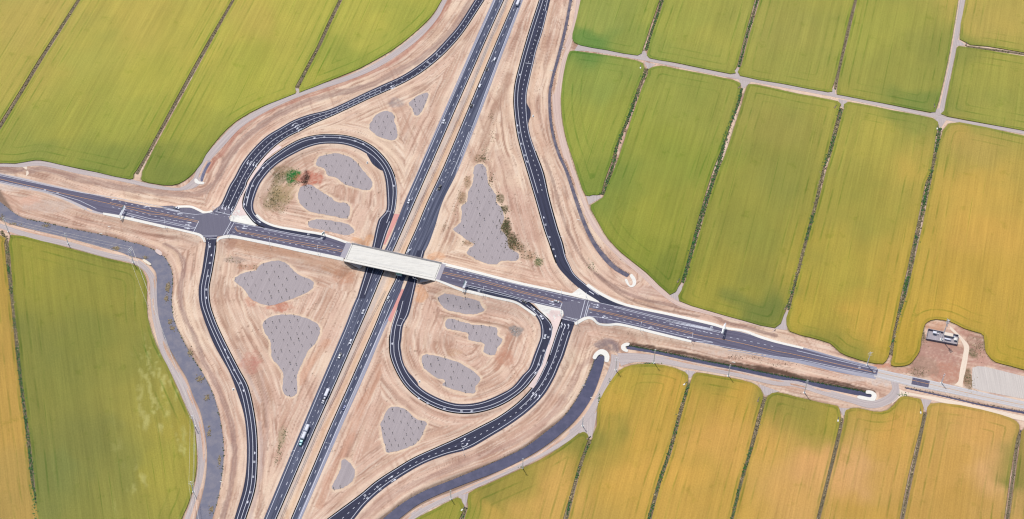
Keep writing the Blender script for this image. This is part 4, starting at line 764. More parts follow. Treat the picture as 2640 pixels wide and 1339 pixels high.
FIELDS = [
 ('green and ochre crop in the far upper left corner', ['r1',(-900,-500),(850,-500),(567,0),(280,445),(-14,925),(-900,2300)]),
 ('wide golden green crop, second from the upper left corner', ['r1',(880,-500),(2020,-500),(1710,0),(1400,540),(1072,1150),'r4',(985,140),(958,178),(700,122),(450,70),(330,42),(260,36),(150,55),(0,58),(-700,0),'r1',(-700,2060),(8,945),(310,450),(594,0)]),
 ('green crop between two levees, third from the upper left', ['r1',(2050,-500),(2790,-500),(2498,0),(2340,340),(2178,640),(2180,688),(1950,778),(1750,888),(1620,1008),(1520,1138),(1490,1200),'r4',(1488,55),(1430,128),(1360,188),(1270,222),(1150,212),(1050,188),'r1',(1050,1288),(1092,1180),(1432,550),(1733,0)]),
 ('green corner crop left of the upper left ramp', ['r1',(2820,-500),(3700,-500),'r2',(900,-350),(683,0),(598,130),(450,268),(300,380),(100,492),(0,536),'r1',(2400,606),(2250,665),(2207,650),(2372,330),(2527,0)]),
 ('green crop right of the freeway at the top', ['r2',(1780,-500),(1708,0),(1662,200),(1647,285),(1705,333),(1900,368),(2128,408),(2170,350),(2230,170),(2290,0),(2440,-500)]),
 ('striped green crop, second along the top right', ['r2',(2470,-500),(2326,0),(2246,220),(2206,370),(2216,428),'r3',(0,460),(410,544),(440,518),(464,468),(508,290),(590,0),(720,-500)]),
 ('striped green crop, third along the top right', ['r3',(760,-500),(627,0),(552,250),(492,480),(482,558),(800,618),(1128,678),(1160,648),(1200,520),(1260,250),(1323,0),(1460,-500)]),
 ('striped green crop, fourth along the top right', ['r3',(1485,-500),(1346,0),(1282,270),(1218,530),(1197,680),(1240,704),(1600,773),(1885,828),(1930,798),(1972,640),(2028,380),(2090,0),(2160,-500)]),
 ('small orange corner crop at the top right', ['r3',(2220,-500),(2147,0),(2104,290),(2300,340),(2576,388),(3400,560),(3400,-500)]),
 ('green crop below the corner crop at the right edge', ['r3',(2088,345),(2160,350),(2576,415),(3400,580),(3400,1140),(2576,963),(2010,858),(1988,815),(2022,650),(2072,400)]),
 ('small rounded green crop beside the upper right track', ['r2',(1645,375),(1700,380),(1900,408),(2120,447),(2180,500),(2130,650),(2050,870),(1960,1100),'c1',(1943,30),(1880,200),(1858,285),(1800,292),(1745,296),(1702,190),(1648,20),'r2',(1612,1060),(1577,900),(1564,720),(1582,550),(1615,405)]),
 ('tall green crop tapering to the right junction', ['r2',(2212,508),(2300,485),'r3',(0,506),(430,590),(483,640),(463,740),(395,960),(323,1150),'c2',(288,90),(233,260),(153,540),(80,820),'c1',(2452,922),(2436,958),(2368,1030),(2190,862),(2010,720),(1902,603),(1852,518),(1802,430),(1784,368),(1872,315),(1907,220),(1985,30),'r2',(2082,880),(2162,650),(2206,545)]),
 ('darkest green crop right of the junction track', ['r3',(532,642),(590,622),(900,690),(1200,747),(1214,790),(1200,850),(1160,1000),(1110,1200),'c2',(1090,100),(1018,400),(938,700),(862,1000),(826,1110),(800,1190),(738,1275),(500,1218),(250,1148),(32,1075),(47,1000),(77,930),(112,800),(192,540),(272,260),(332,90),'r3',(367,1150),(432,960),(502,740)]),
 ('yellow green crop in the right middle', ['r3',(1252,800),(1280,752),(1600,814),(1900,872),(1944,930),(1925,1000),(1885,1280),'c2',(1850,200),(1788,500),(1710,860),(1668,1030),(1640,1180),'h8',(838,300),(788,560),(770,620),(700,710),(500,686),(300,628),(130,558),(0,438),'V',(2040,849),(1987,833),(1978,800),'c2',(852,1130),(882,1000),(962,700),(1042,400),(1122,100),'r3',(1137,1200),(1192,1000),(1232,850)]),
 ('golden crop wrapping the walled compound', ['r3',(1992,945),(2100,902),(2576,1002),(3400,1180),'h8',(3300,950),(2576,788),(2400,738),(2200,688),(2100,598),(2062,520),(2042,340),(1950,290),(1780,240),(1600,150),(1400,120),(1290,158),(1245,228),(1210,400),(1190,540),(1120,648),(1050,718),(930,743),(812,728),(832,600),(872,300),(947,0),'c2',(1712,1030),(1747,870),(1832,500),(1930,0),'r3',(1968,1000)]),
 ('narrow ochre crop at the lower left edge', ['r4',(-500,560),(0,592),(30,650),(45,800),(70,1000),(92,1200),'b0',(110,0),(148,330),(190,650),(226,1000),(255,1500),(-500,1500)]),
 ('large olive crop with flattened patches beside the canal', ['r4',(78,590),(300,632),(500,684),(800,764),(975,805),(1045,850),(1082,930),(1082,1050),(1090,1200),'b0',(1152,0),(1232,150),(1308,320),(1380,480),(1432,600),(1448,750),(1450,900),(1422,1060),(1378,1200),(1338,1288),(1300,1500),(300,1500),(277,1250),(245,900),(210,600),(168,300),(138,0),'r4',(112,1200),(92,950),(77,750)]),
 ('small green corner crop at the bottom edge', ['b1',(380,1350),(482,1288),(622,1217),(800,1128),(835,1162),(848,1210),(812,1288),(780,1450),(280,1450)]),
 ('golden green crop below the lower canal', ['b1',(882,1097),(1002,1037),(1202,947),(1402,853),(1562,755),(1690,660),(1740,645),(1768,680),(1748,740),(1690,900),(1628,1120),(1578,1288),(1545,1450),(820,1450),(850,1288),(878,1200)]),
 ('golden crop at the end of the lower canal', ['b1',(1802,660),(1827,600),(1832,480),(1852,402),(1922,282),(1992,192),(2080,152),(2200,142),(2330,152),(2480,203),(2500,270),(2430,500),(2350,800),(2280,1000),(2200,1288),(2165,1450),(1590,1450),(1622,1270),(1722,880),(1792,700)]),
 ('golden crop, second along the lower right', ['b2',(128,240),(162,205),(300,225),(500,262),(608,302),(645,358),(648,400),(600,560),(540,800),(480,1000),(410,1288),(375,1450),'b1',(2195,1450),(2232,1288),(2302,1020),(2378,800),(2453,520),(2517,290)]),
 ('orange crop, third along the lower right', ['b2',(692,375),(752,350),(900,385),(1100,433),(1200,453),(1218,500),(1222,550),(1188,700),(1128,950),(1043,1288),(1010,1450),(395,1450),(432,1288),(502,1010),(572,780),(622,600),(667,422)]),
 ('orange crop under the hooked track', ['b2',(1252,540),(1262,482),(1350,468),(1470,493),(1570,483),(1640,414),(1680,380),(1780,394),(1818,412),(1833,500),(1788,700),(1718,980),(1658,1288),(1630,1450),(1030,1450),(1072,1288),(1152,960),(1217,700)]),
 ('orange crop with straw coloured patches at the lower right', ['b2',(1862,510),(1884,434),(2100,444),(2400,514),(2520,564),(2543,620),(2518,700),(2468,1000),(2428,1288),(2400,1450),(1655,1450),(1692,1288),(1762,960),(1832,640)]),
 ('olive corner crop at the lower right edge', ['b2',(2572,625),(2700,650),(3000,1450),(2440,1450),(2470,1288),(2510,1000),(2552,700)]),
]
FPOLY = []
for k, (lb, sp) in enumerate(FIELDS):
    Q = [P2W(p[0], p[1], .9) for p in PX(sp)]; Pl = smoothpoly(Q, 2) if True else Q; FPOLY.append(Pl)
    lodge = 'flattened' in lb; V, T, E, n0 = triangulate(Pl, 2.6 if lodge else 4.2, .5, k)
    bl = np.array(Pl+[Pl[0]]); bl = np.array([(float(a[0]), float(a[1])) for a in bl]); ed = distpoly(V[:, 0], V[:, 1], bl)[0]
    z = .9+.12*(fbm(V[:, 0]/6, V[:, 1]/6, 7, 2)-.5)
    es = {}
    for t in T:
        for a, b in ((t[0], t[1]), (t[1], t[2]), (t[2], t[0])): es[(a, b)] = 1
    rim = [(a, b) for (a, b) in es if (b, a) not in es]
    a, b, c = V[T[:, 0]], V[T[:, 1]], V[T[:, 2]]; up = np.cross(b-a, c-a) > 0; T = np.where(up[:, None], T, T[:, ::-1])
    if up.mean() < .5: rim = [(q, p) for p, q in rim]
    rv = sorted({a for e in rim for a in e}); n = len(V); mp = {a: n+i for i, a in enumerate(rv)}
    VV = np.vstack([np.column_stack([V, z]), np.array([[V[i, 0], V[i, 1], -.3] for i in rv])])
    FF = np.vstack([T, np.array([(q, p, mp[p]) for p, q in rim]), np.array([(q, mp[p], mp[q]) for p, q in rim])])
    RW = ROW if not (lodge or 'narrow ochre' in lb) else ROW2; cr, sr = math.cos(RW), math.sin(RW); u = np.column_stack([VV[:, 0]*cr+VV[:, 1]*sr, -VV[:, 0]*sr+VV[:, 1]*cr]); ee = np.concatenate([ed, ed[rv]])
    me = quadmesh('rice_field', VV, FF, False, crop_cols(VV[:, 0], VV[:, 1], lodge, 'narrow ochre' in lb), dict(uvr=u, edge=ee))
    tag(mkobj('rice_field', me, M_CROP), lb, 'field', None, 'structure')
# dark weedy verge beside the crops, with their edge shade painted into the soil
gco = np.empty(len(GOBJ.data.vertices)*4, np.float32); GOBJ.data.color_attributes['tint'].data.foreach_get('color', gco); gco = gco.reshape(ny, nx, 4); inner = gco[NE:-NE, NE:-NE].reshape(-1, 4).copy()
for Pl in FPOLY:
    bl = np.array([(float(a[0]), float(a[1])) for a in list(Pl)+[Pl[0]]]); m = (fX > bl[:, 0].min()-4) & (fX < bl[:, 0].max()+4) & (fY > bl[:, 1].min()-4) & (fY < bl[:, 1].max()+4); i = np.nonzero(m)[0]
    if not len(i): continue
    d = distpoly(fX[i], fY[i], bl, (), 3.5)[0]; nz_ = fbm(fX[i]/5, fY[i]/5, 203, 3); kk = sstep(1.9-d+1.6*(nz_-.5), .3, 1.5)*.7; c = np.where((nz_ > .52)[:, None], alb(96,104,60), alb(112,92,74)); inner[i, :3] += (c-inner[i, :3])*kk[:, None]
gco[NE:-NE, NE:-NE] = inner.reshape(shp[0], shp[1], 4); GOBJ.data.color_attributes['tint'].data.foreach_set('color', gco.ravel())
# ------------------------------------------------------------------ levees between the fields
LEV = [['r1',(895,-500),(580,0),(295,450),(0,935),(-900,2280)], ['r1',(2035,-500),(1720,0),(1415,545),(1080,1155),(1010,1285)], ['r1',(2805,-500),(2512,0),(2355,335),(2192,650)],
 ['r2',(2455,-500),(2308,0),(2238,220),(2187,375)], ['r3',(740,-500),(608,0),(530,270),(472,495)], ['r3',(1472,-500),(1334,0),(1270,260),(1207,530),(1180,660)], ['r3',(2150,343),(2576,402),(3400,570)],
 ['r2',(2196,508),(2140,650),(2060,870),(1970,1090),'c1',(1960,30),(1870,292)], ['r3',(490,650),(465,760),(385,970),(325,1200),'c2',(260,250),(173,530),(97,800),(55,940)],
 ['r3',(1228,800),(1150,1100),'c2',(1105,60),(1030,400),(950,700),(875,970),(835,1140)], ['r3',(1956,945),(1920,1150),'c2',(1890,120),(1810,480),(1730,860),(1690,1030),'h8',(930,0),(865,300),(800,590)],
 ['b1',(862,1200),(832,1290),(795,1450)], ['b1',(1782,700),(1705,890),(1640,1120),(1565,1450)], ['b1',(2507,285),(2442,500),(2365,780),(2290,1010),(2215,1288),(2175,1450)], ['b2',(665,385),(612,600),(555,790),(490,1010),(420,1288),(382,1450)],
 ['b2',(1232,540),(1202,700),(1140,950),(1057,1288),(1018,1450)], ['b2',(1845,500),(1812,670),(1742,970),(1675,1288),(1642,1450)], ['b2',(2556,635),(2534,700),(2490,1000),(2450,1288),(2420,1450)],
 ['r4',(10,560),(52,660),(62,800),(83,1000),(103,1210),'b0',(125,0),(158,320),(200,640),(238,1000),(278,1500)]]
LNM = ['between the first and second upper left fields','between the second and third upper left fields','between the third and fourth upper left fields','first from the left along the top right','second from the left along the top right','third from the left along the top right','thin one at the right edge near the top','beside the small rounded field','right of the tapering field','right of the darkest green field','left of the compound field','short one at the bottom edge','first from the left below the lower canal','second from the left below the lower canal','third from the left at lower right','fourth from the left at lower right','fifth from the left at lower right','last one at the lower right edge','long one at the lower left']
# share of green growth along each levee (start..end) and tuft density
LGR = [(.1,.15,.4),(.1,.12,.4),(.35,.2,.4),(.5,.85,.7),(.5,.8,.6),(.05,.1,.2),(.05,.05,.15),(.45,.75,.9),(.95,.95,1.0),(.35,.4,1.0),(.6,.3,.9),(.3,.3,.5),(.35,.55,.6),(.35,.8,.7),(.3,.9,.7),(.15,.2,.4),(.1,.15,.35),(.1,.1,.2),(.3,.95,.9)]
TPL = []
_r = np.random.RandomState(3)
_b = bmesh.new(); bmesh.ops.create_icosphere(_b, subdivisions=1, radius=1.0); _iv = np.array([v.co[:] for v in _b.verts]); _if = np.array([[v.index for v in f.verts] for f in _b.faces]); _b.free()
for k in range(6): TPL.append(_iv*(1+.55*(_r.rand(len(_iv), 1)-.5)))
M_LEAF = mat_tint('foliage_tuft', .9, .35, 3.0, .4, .1)
def tufts(name, pts, sz, cols, label, cat=None, hz=.8, seed=0, parent=None, up=0.0):
    rr = np.random.RandomState(seed); n = len(pts); pts = np.asarray(pts); z = Hs(pts[:, 0], pts[:, 1])+up; m = len(_iv)
    k = rr.randint(0, 6, n); a = rr.rand(n)*6.28; T = np.stack(TPL)[k]; s = np.asarray(sz)[:, None]
    x = (T[..., 0]*np.cos(a)[:, None]-T[..., 1]*np.sin(a)[:, None])*s; y = (T[..., 0]*np.sin(a)[:, None]+T[..., 1]*np.cos(a)[:, None])*s; zz = (T[..., 2]*.8+.45)*s*hz
    V = np.stack([x+pts[:, :1], y+pts[:, 1:2], zz+z[:, None]], -1).reshape(-1, 3); F = (_if[None]+(np.arange(n)*m)[:, None, None]).reshape(-1, 3)
    me = quadmesh(name, V, F, False, np.repeat(np.asarray(cols), m, 0)); o = mkobj(name, me, M_LEAF, parent)
    return tag(o, label, cat, None, 'stuff') if parent is None else o
GREENS = np.array([alb(62,118,66), alb(84,120,62), alb(100,128,72), alb(58,98,66)]); TANS = np.array([alb(186,168,128), alb(150,136,108), alb(116,108,84), alb(132,124,92), alb(170,150,118)])
for k, (sp, nm) in enumerate(zip(LEV, LNM)):
    C = np.array([P2W(p[0], p[1], .3) for p in PX(sp)]); L = catmull(C, max(10, int(np.linalg.norm(np.diff(C, axis=0), axis=1).sum()/3)))
    t = np.gradient(L, axis=0); t /= np.linalg.norm(t, axis=1)[:, None]; nn = np.column_stack([-t[:, 1], t[:, 0]]); wdt = (1.25+.5*LGR[k][2])*(1.12 if k < 3 else 1)
    o = tag(mkobj('levee', ribmesh('levee', L-nn*wdt, L+nn*wdt, M_LEV, .35, 2, skirt=.8), M_LEV), 'low earth levee, '+nm, None, None, 'structure')
    rr = np.random.RandomState(200+k); ln = len(L)*3; n = int(ln*(2.6 if k < 3 else 4.2)*LGR[k][2])+10; q = rr.rand(n); sd = rr.normal(0, (.45+.25*(LGR[k][2] > .65))*wdt, n)
    x = np.interp(q*(len(L)-1), np.arange(len(L)), L[:, 0]); y = np.interp(q*(len(L)-1), np.arange(len(L)), L[:, 1]); nx_ = np.interp(q*(len(L)-1), np.arange(len(L)), nn[:, 0]); ny_ = np.interp(q*(len(L)-1), np.arange(len(L)), nn[:, 1])
    pts = np.column_stack([x+nx_*sd, y+ny_*sd]); gfr = LGR[k][0]+(LGR[k][1]-LGR[k][0])*q; patchy = vn(q*ln/14, q*0+k, 301)
    isg = (.75*patchy+.25*rr.rand(n)) < gfr; col = np.where(isg[:, None], GREENS[rr.randint(0, 4, n)], TANS[rr.randint(0, 5, n)])*(.8+.4*rr.rand(n, 1))
    tufts('levee_weeds', pts, .32+.55*rr.rand(n)**1.6, col, 'tufts of weeds growing on the levee '+nm, 'weeds', .9, k, None, .45)
# scrub, reeds and scattered dry clumps
def blobpts(c, rx, ry, n, seed):
    rr = np.random.RandomState(seed); p = PX(c)[0]; x, y = P2W(p[0], p[1]); a = rr.normal(0, .45, (n, 2)); return np.column_stack([x+a[:, 0]*rx, y+a[:, 1]*ry])
def scrub(lst, label, pal, seed, name='scrub', cat='scrub', smax=1.0):
    P_ = np.vstack([blobpts(c, rx, ry, n, seed+i) for i, (c, rx, ry, n) in enumerate(lst)]); rr = np.random.RandomState(seed); n = len(P_)
    tufts(name, P_, .18+smax*.55*rr.rand(n)**2, pal[rr.randint(0, len(pal), n)]*(.75+.45*rr.rand(n, 1)), label, cat, .7, seed)
OL = np.array([alb(96,90,62), alb(82,80,54), alb(110,102,74), alb(120,108,84), alb(92,108,66)])
scrub([(['c1',(1095,310)],4,9,60), (['c1',(1145,400)],6,7,90), (['c1',(1160,535)],7,15,330), (['c1',(1205,640)],8,12,260), (['c1',(1255,680)],10,8,90), (['c1',(1320,745)],12,8,60), (['c1',(1045,200)],4,14,60), (['c1',(980,30)],8,8,80)], 'dark olive scrub along the right side of the largest mulch bed', OL, 11)
scrub([(['c1',(1400,790)],5,7,90), (['c1',(1790,820)],6,10,60)], 'small green scrub left of the upper right ramp end', GREENS, 21, smax=.8)
scrub([(['c1',(830,320)],5,10,70), (['c1',(780,400)],4,9,40), (['c1',(710,530)],4,7,30), (['c1',(870,200)],4,10,50), (['c1',(875,650)],9,5,50)], 'brown scrub along the left side of the largest mulch bed', TANS, 31, smax=.7)
scrub([(['h5',(800,880)],7,9,260), (['h5',(770,940)],6,7,120)], 'bright green wet weeds inside the upper left loop', np.array([alb(40,132,62), alb(60,140,70), alb(50,110,56)]), 41, 'weeds', 'weeds', .7)
scrub([(['h5',(640,880)],12,10,140), (['h5',(550,1130)],7,22,200), (['h1',(1500,200)],14,18,260), (['h5',(830,1000)],14,5,60)], 'dry olive weeds inside the upper left loop', np.vstack([OL, TANS[:3]]), 51, 'weeds', 'weeds', .7)
scrub([(['h5',(985,930)],4,13,160), (['h5',(940,980)],8,4,50)], 'dark heap of cleared brush beside the red soil', np.array([alb(70,58,50), alb(54,48,46), alb(110,84,72)]), 61, 'brush_heap', 'brush', .9)
scrub([(['r2',(1050,860)],4,14,70), (['r2',(1000,1120)],6,16,110), (['r2',(1060,1010)],5,10,50)], 'dry brown brush between the freeway and the upper right ramp', TANS, 71, smax=.6)
scrub([(['h1',(880,960)],5,5,30), (['h1',(960,1000)],10,4,40), (['h1',(1230,1080)],5,4,30), (['h1',(1100,1060)],10,3,30)], 'grey brush pieces above the broad diamond bed', np.vstack([TANS, [alb(180,176,170)]]), 81, smax=.7)
scrub([(['b0',(2060,780)],3,12,120), (['b0',(2100,660)],4,9,70), (['b0',(2035,860)],2,6,40)], 'olive weeds in a line left of the lower freeway', np.array([alb(128,128,92), alb(104,112,76), alb(150,142,112)]), 91, 'weeds', 'weeds', .6)
scrub([(['b2',(560,100)],26,3,90), (['b2',(760,145)],22,3,70), (['b2',(430,90)],10,3,40)], 'scattered dark weeds above the straight ditch', np.array([alb(84,72,66), alb(104,88,76)]), 101, 'weeds', 'weeds', .5)
scrub([(['h4',(1700,790)],6,6,60)], 'grey rubble heap inside the lower right loop', np.array([alb(180,176,172), alb(130,122,116), alb(206,200,196)]), 111, 'rubble_heap', 'rubble', .8)
scrub([(['h8',(1240,340)],3,10,120), (['h8',(1850,950)],6,16,160), (['h8',(1960,480)],10,14,140), (['h8',(1900,600)],4,6,60), (['h8',(1150,820)],14,8,120)], 'dry weeds around the walled compound', np.vstack([TANS, [alb(112,120,78)]]), 121, 'weeds', 'weeds', .7)
scrub([(['b1',(1850,410)],2,7,30), (['h7',(900,605)],14,1.5,60), (['h7',(235,1090)],2,10,60), (['h7',(370,850)],2,6,30), (['b2',(1680,370)],8,3,50), (['b1',(1290,905)],8,2,30)], 'green bushes on the field edge below the lower canal track', GREENS, 131, 'bushes', 'bushes', .9)
for q, (nm, sd, cc_, lb, n_) in enumerate((('canal_w', 'L', (150,138,110), 'pale reed mats growing in the left canal', 900), ('ditch_e', 'L', (58,96,60), 'green reeds on the north bank of the straight ditch', 1500), ('canal_s', 'L', (86,96,66), 'thin green fringe along the lower canal', 700), ('ditch_f', 'L', (80,84,60), 'dark sedge along the narrow lower right ditch', 300), ('ditch_n', 'R', (90,84,76), 'sparse sedge along the upper right wet ditch', 350))):
    r = WT[nm]; rr = np.random.RandomState(400+q); i = rr.rand(n_)*(len(r.L)-1); E = r.L if sd == 'L' else r.R; x = np.interp(i, np.arange(len(E)), E[:, 0]); y = np.interp(i, np.arange(len(E)), E[:, 1]); dd = (r.R-r.L)/r.w[:, None]*(1 if sd == 'L' else -1)
    dx = np.interp(i, np.arange(len(E)), dd[:, 0]); dy = np.interp(i, np.arange(len(E)), dd[:, 1]); o_ = rr.normal(-.8, .5, n_)
    col = np.tile(np.array(alb(*cc_)), (n_, 1))*(.7+.6*rr.rand(n_, 1)); pts = np.column_stack([x+dx*o_, y+dy*o_])
    if nm == 'canal_w':
        keep = []; 
        pts = np.vstack([pts[:350]]+[blobpts(c, rx, ry, m_, 500+j) for j, (c, rx, ry, m_) in enumerate([(['h12',(940,620)],2.5,7,160),(['h12',(920,770)],2,5,60),(['h12',(970,1075)],3,3,60),(['h12',(1000,1160)],3,4,60),(['b0',(1470,250)],4,5,90),(['b0',(1525,390)],3,5,60),(['b0',(1620,850)],2,6,70),(['b0',(1540,640)],2,8,50),(['b0',(1560,1210)],3,5,60),(['h12',(640,230)],3,3,40),(['h12',(250,100)],5,3,40),(['h6',(610,780)],4,3,50),(['h6',(180,755)],6,2,40),(['h6',(1550,1080)],4,3,50),(['h6',(30,680)],4,4,40),(['b0',(1400,60)],3,6,60)])]); col = np.tile(np.array(alb(168,150,120)), (len(pts), 1))*(.7+.5*rr.rand(len(pts), 1)); col[:350] = np.array(alb(92,104,72))
    sz = (.18+.3*rr.rand(len(pts)))*(1.5 if nm == 'canal_w' else 1); zoff = np.zeros(len(pts))
    k_ = Hs(pts[:, 0], pts[:, 1]); rr2 = np.random.RandomState(7)
    o2 = tufts('reeds', pts, sz, col, lb, 'reeds', .9, 410+q)
    if nm == 'canal_w':   # the mats float at water level
        co = np.empty(len(o2.data.vertices)*3, np.float32); o2.data.vertices.foreach_get('co', co); co = co.reshape(-1, len(_iv), 3); base = k_[:, None]; co[..., 2] += np.maximum(0, -1.05-base); o2.data.vertices.foreach_set('co', co.ravel()); o2.data.update()
# ------------------------------------------------------------------ object helpers
class MM:
    """mesh collector: boxes, frusta, tubes"""
    def __init__(s): s.v = []; s.f = []
    def stack(s, L, cap=True):
        """L: list of (x0,x1,y0,y1,z) rectangles lofted upward"""
        b = len(s.v)
        for x0, x1, y0, y1, z in L: s.v += [(x0, y0, z), (x1, y0, z), (x1, y1, z), (x0, y1, z)]
        for i in range(len(L)-1):
            for k in range(4): a = b+4*i+k; c = b+4*i+(k+1) % 4; s.f.append((a, c, c+4, a+4))
        if cap: s.f.append((b+3, b+2, b+1, b)); e = b+4*(len(L)-1); s.f.append((e, e+1, e+2, e+3))
        return s
    def box(s, x0, x1, y0, y1, z0, z1): return s.stack([(x0, x1, y0, y1, z0), (x0, x1, y0, y1, z1)])
    def tube(s, p, q, r0, r1=None, n=6):
        r1 = r0 if r1 is None else r1; p = Vector(p); q = Vector(q); d = (q-p).normalized(); u = d.orthogonal().normalized(); w_ = d.cross(u); b = len(s.v)
        for c, r in ((p, r0), (q, r1)):
            for k in range(n): a = 2*math.pi*k/n; s.v.append(tuple(c+u*math.cos(a)*r+w_*math.sin(a)*r))
        for k in range(n): a = b+k; c = b+(k+1) % n; s.f.append((a, c, c+n, a+n))
        s.f.append(tuple(b+k for k in range(n))[::-1]); s.f.append(tuple(b+n+k for k in range(n))); return s
    def hexa(s, A, B):
        """two matching quads (bottom, top)"""
        b = len(s.v); s.v += [tuple(p) for p in A]+[tuple(p) for p in B]; n = len(A)
        for k in range(n): c = (k+1) % n; s.f.append((b+k, b+c, b+n+c, b+n+k))
        s.f.append(tuple(b+k for k in range(n))[::-1]); s.f.append(tuple(b+n+k for k in range(n))); return s
    def mesh(s, name, bev=0.0):
        me = bpy.data.meshes.new(name); me.from_pydata(s.v, [], s.f)
        bm = bmesh.new(); bm.from_mesh(me); bmesh.ops.recalc_face_normals(bm, faces=bm.faces)
        if bev: bmesh.ops.bevel(bm, geom=list(bm.edges), offset=bev, segments=1, affect='EDGES')
        bm.to_mesh(me); bm.free(); return me
    def obj(s, name, mat, parent=None, bev=0.0): return mkobj(name, s.mesh(name, bev), mat, parent)
def paint(nm, c, rough=.35, spec=.5, var=.05): return mat_plain('paint_'+nm, c, rough, spec, var, .8)
P_WHITE = paint('white', (.62, .62, .62)); P_SILV = paint('silver', (.38, .39, .42), .3); P_BLACK = paint('black', (.02, .02, .026)); P_BLUE = paint('blue', (.02, .05, .2)); P_TEAL = paint('teal', (.10, .30, .34))
GLASS = mat_plain('tinted_glass', (.015, .02, .028), .1, .6, 0.02); RUB = mat_plain('tyre_rubber', (.012, .012, .013), .85, .2); LAMP = mat_plain('lamp_lens', (.5, .5, .48), .2, .5); RLAMP = mat_plain('red_lens', (.3, .02, .02), .25, .5)
GALV = mat_plain('galvanised_steel', (.74,.75,.78), .5, .4, .06); DARKM = mat_plain('dark_metal', (.05, .05, .055), .6, .3); WOODP = mat_plain('weathered_wood', alb(150,130,112), .9, .1)
S_GREEN = mat_plain('sign_green', (.0, .16, .10), .5, .3, .04); S_WHITE = mat_plain('sign_white', (.7, .7, .7), .5, .3, .02)
def wheels(root, xs, hy, r=.34, w_=.22):
    for x in xs:
        for sy in (-1, 1):
            MM().tube((x, sy*hy-w_/2, r), (x, sy*hy+w_/2, r), r, n=12).obj('wheel', RUB, root)
def lights(root, xf, xr, hy, z):
    for sy in (-1, 1):
        MM().box(xf-.06, xf+.02, sy*hy-.16, sy*hy+.16, z-.09, z+.09).obj('headlight', LAMP, root); MM().box(xr-.02, xr+.06, sy*hy-.14, sy*hy+.14, z-.08, z+.1).obj('tail_light', RLAMP, root)
def car(pt, kind, mat, label, sc=1.28, group='vehicles on the interchange', flip=False, ang=None, cat=None, h=.16):
    sx, sy = PX(pt)[0][:2]; x, y, b = near(sx, sy); a = (b[2]+(math.pi if flip else 0)) if ang is None else ang
    z = float(Hs(x, y))+h; cat = cat or {'sedan': 'car', 'suv': 'car', 'van': 'van', 'pickup': 'pickup truck'}[kind]
    root = empty({'sedan': 'car', 'suv': 'car', 'van': 'van', 'pickup': 'pickup_truck'}[kind], (x, y, z), a); root.scale = (sc,)*3; tag(root, label, cat, group)
    if kind == 'sedan':
        MM().stack([(-2.2, 2.2, -.8, .8, .2), (-2.32, 2.32, -.9, .9, .45), (-2.3, 2.25, -.88, .88, .72), (-2.1, 1.9, -.8, .8, .88)]).obj('body', mat, root, .03)
        MM().stack([(-1.75, 1.05, -.78, .78, .85), (-1.1, .35, -.62, .62, 1.34)]).obj('window', GLASS, root); MM().stack([(-1.12, .37, -.64, .64, 1.33), (-1.0, .25, -.56, .56, 1.42)]).obj('roof', mat, root); hw = .82; X = (-1.35, 1.4); lz = .62; xe = 2.3
    elif kind == 'suv':
        MM().stack([(-2.3, 2.3, -.85, .85, .25), (-2.4, 2.4, -.95, .95, .55), (-2.38, 2.3, -.93, .93, .95), (-2.3, 2.0, -.86, .86, 1.08)]).obj('body', mat, root, .03)
        MM().stack([(-2.2, 1.1, -.84, .84, 1.05), (-1.95, .5, -.7, .7, 1.6)]).obj('window', GLASS, root); MM().stack([(-2.0, .55, -.73, .73, 1.59), (-1.85, .4, -.64, .64, 1.7)]).obj('roof', mat, root); hw = .86; X = (-1.45, 1.45); lz = .8; xe = 2.38
    elif kind == 'van':
        MM().stack([(-2.6, 2.6, -.9, .9, .3), (-2.7, 2.7, -1.0, 1.0, .6), (-2.7, 2.5, -.98, .98, 1.2), (-2.65, 1.9, -.95, .95, 1.3)]).obj('body', mat, root, .03)
        MM().stack([(-2.6, 1.9, -.94, .94, 1.28), (-2.5, 1.2, -.84, .84, 1.85)]).obj('window', GLASS, root); MM().stack([(-2.58, 1.3, -.88, .88, 1.84), (-2.4, 1.1, -.8, .8, 2.05)]).obj('roof', mat, root); hw = .9; X = (-1.6, 1.7); lz = .85; xe = 2.68
    else:
        MM().stack([(-2.7, 2.7, -.86, .86, .3), (-2.8, 2.8, -.98, .98, .6), (-2.8, 2.7, -.97, .97, .95)]).obj('body', mat, root, .03)
        MM().stack([(1.3, 2.65, -.94, .94, .94), (1.35, 2.5, -.85, .85, 1.12)]).obj('hood', mat, root); MM().stack([(-.9, 1.5, -.92, .92, .94), (-.65, .85, -.72, .72, 1.62)]).obj('window', GLASS, root); MM().stack([(-.68, .88, -.75, .75, 1.61), (-.55, .7, -.66, .66, 1.72)]).obj('roof', mat, root)
        t_ = MM(); t_.box(-2.75, -.95, -.97, -.89, .94, 1.15); t_.box(-2.75, -.95, .89, .97, .94, 1.15); t_.box(-2.8, -2.72, -.97, .97, .94, 1.15); t_.obj('cargo_bed', mat, root); MM().box(-2.7, -1.0, -.86, .86, .955, .99).obj('bed_floor', DARKM, root); hw = .9; X = (-1.75, 1.75); lz = .78; xe = 2.78
    wheels(root, X, hw, .36 if kind != 'sedan' else .32); lights(root, xe, -xe, hw*.75, lz); return root
car(['h11',(490,800)], 'suv', P_WHITE, 'white SUV, highest small vehicle on the right carriageway below the box truck', flip=True)
car(['h11',(388,925)], 'sedan', P_BLACK, 'dark car just behind the highest white SUV on the right carriageway', flip=True)
car(['h11',(293,1155)], 'van', P_WHITE, 'white van between two dark cars on the upper right carriageway', flip=True)
car(['r2',(903,785)], 'sedan', P_BLACK, 'dark car following the white van on the upper right carriageway', flip=True)
car(['r2',(699,903)], 'suv', P_WHITE, 'white car alone high on the left carriageway', h=.16)
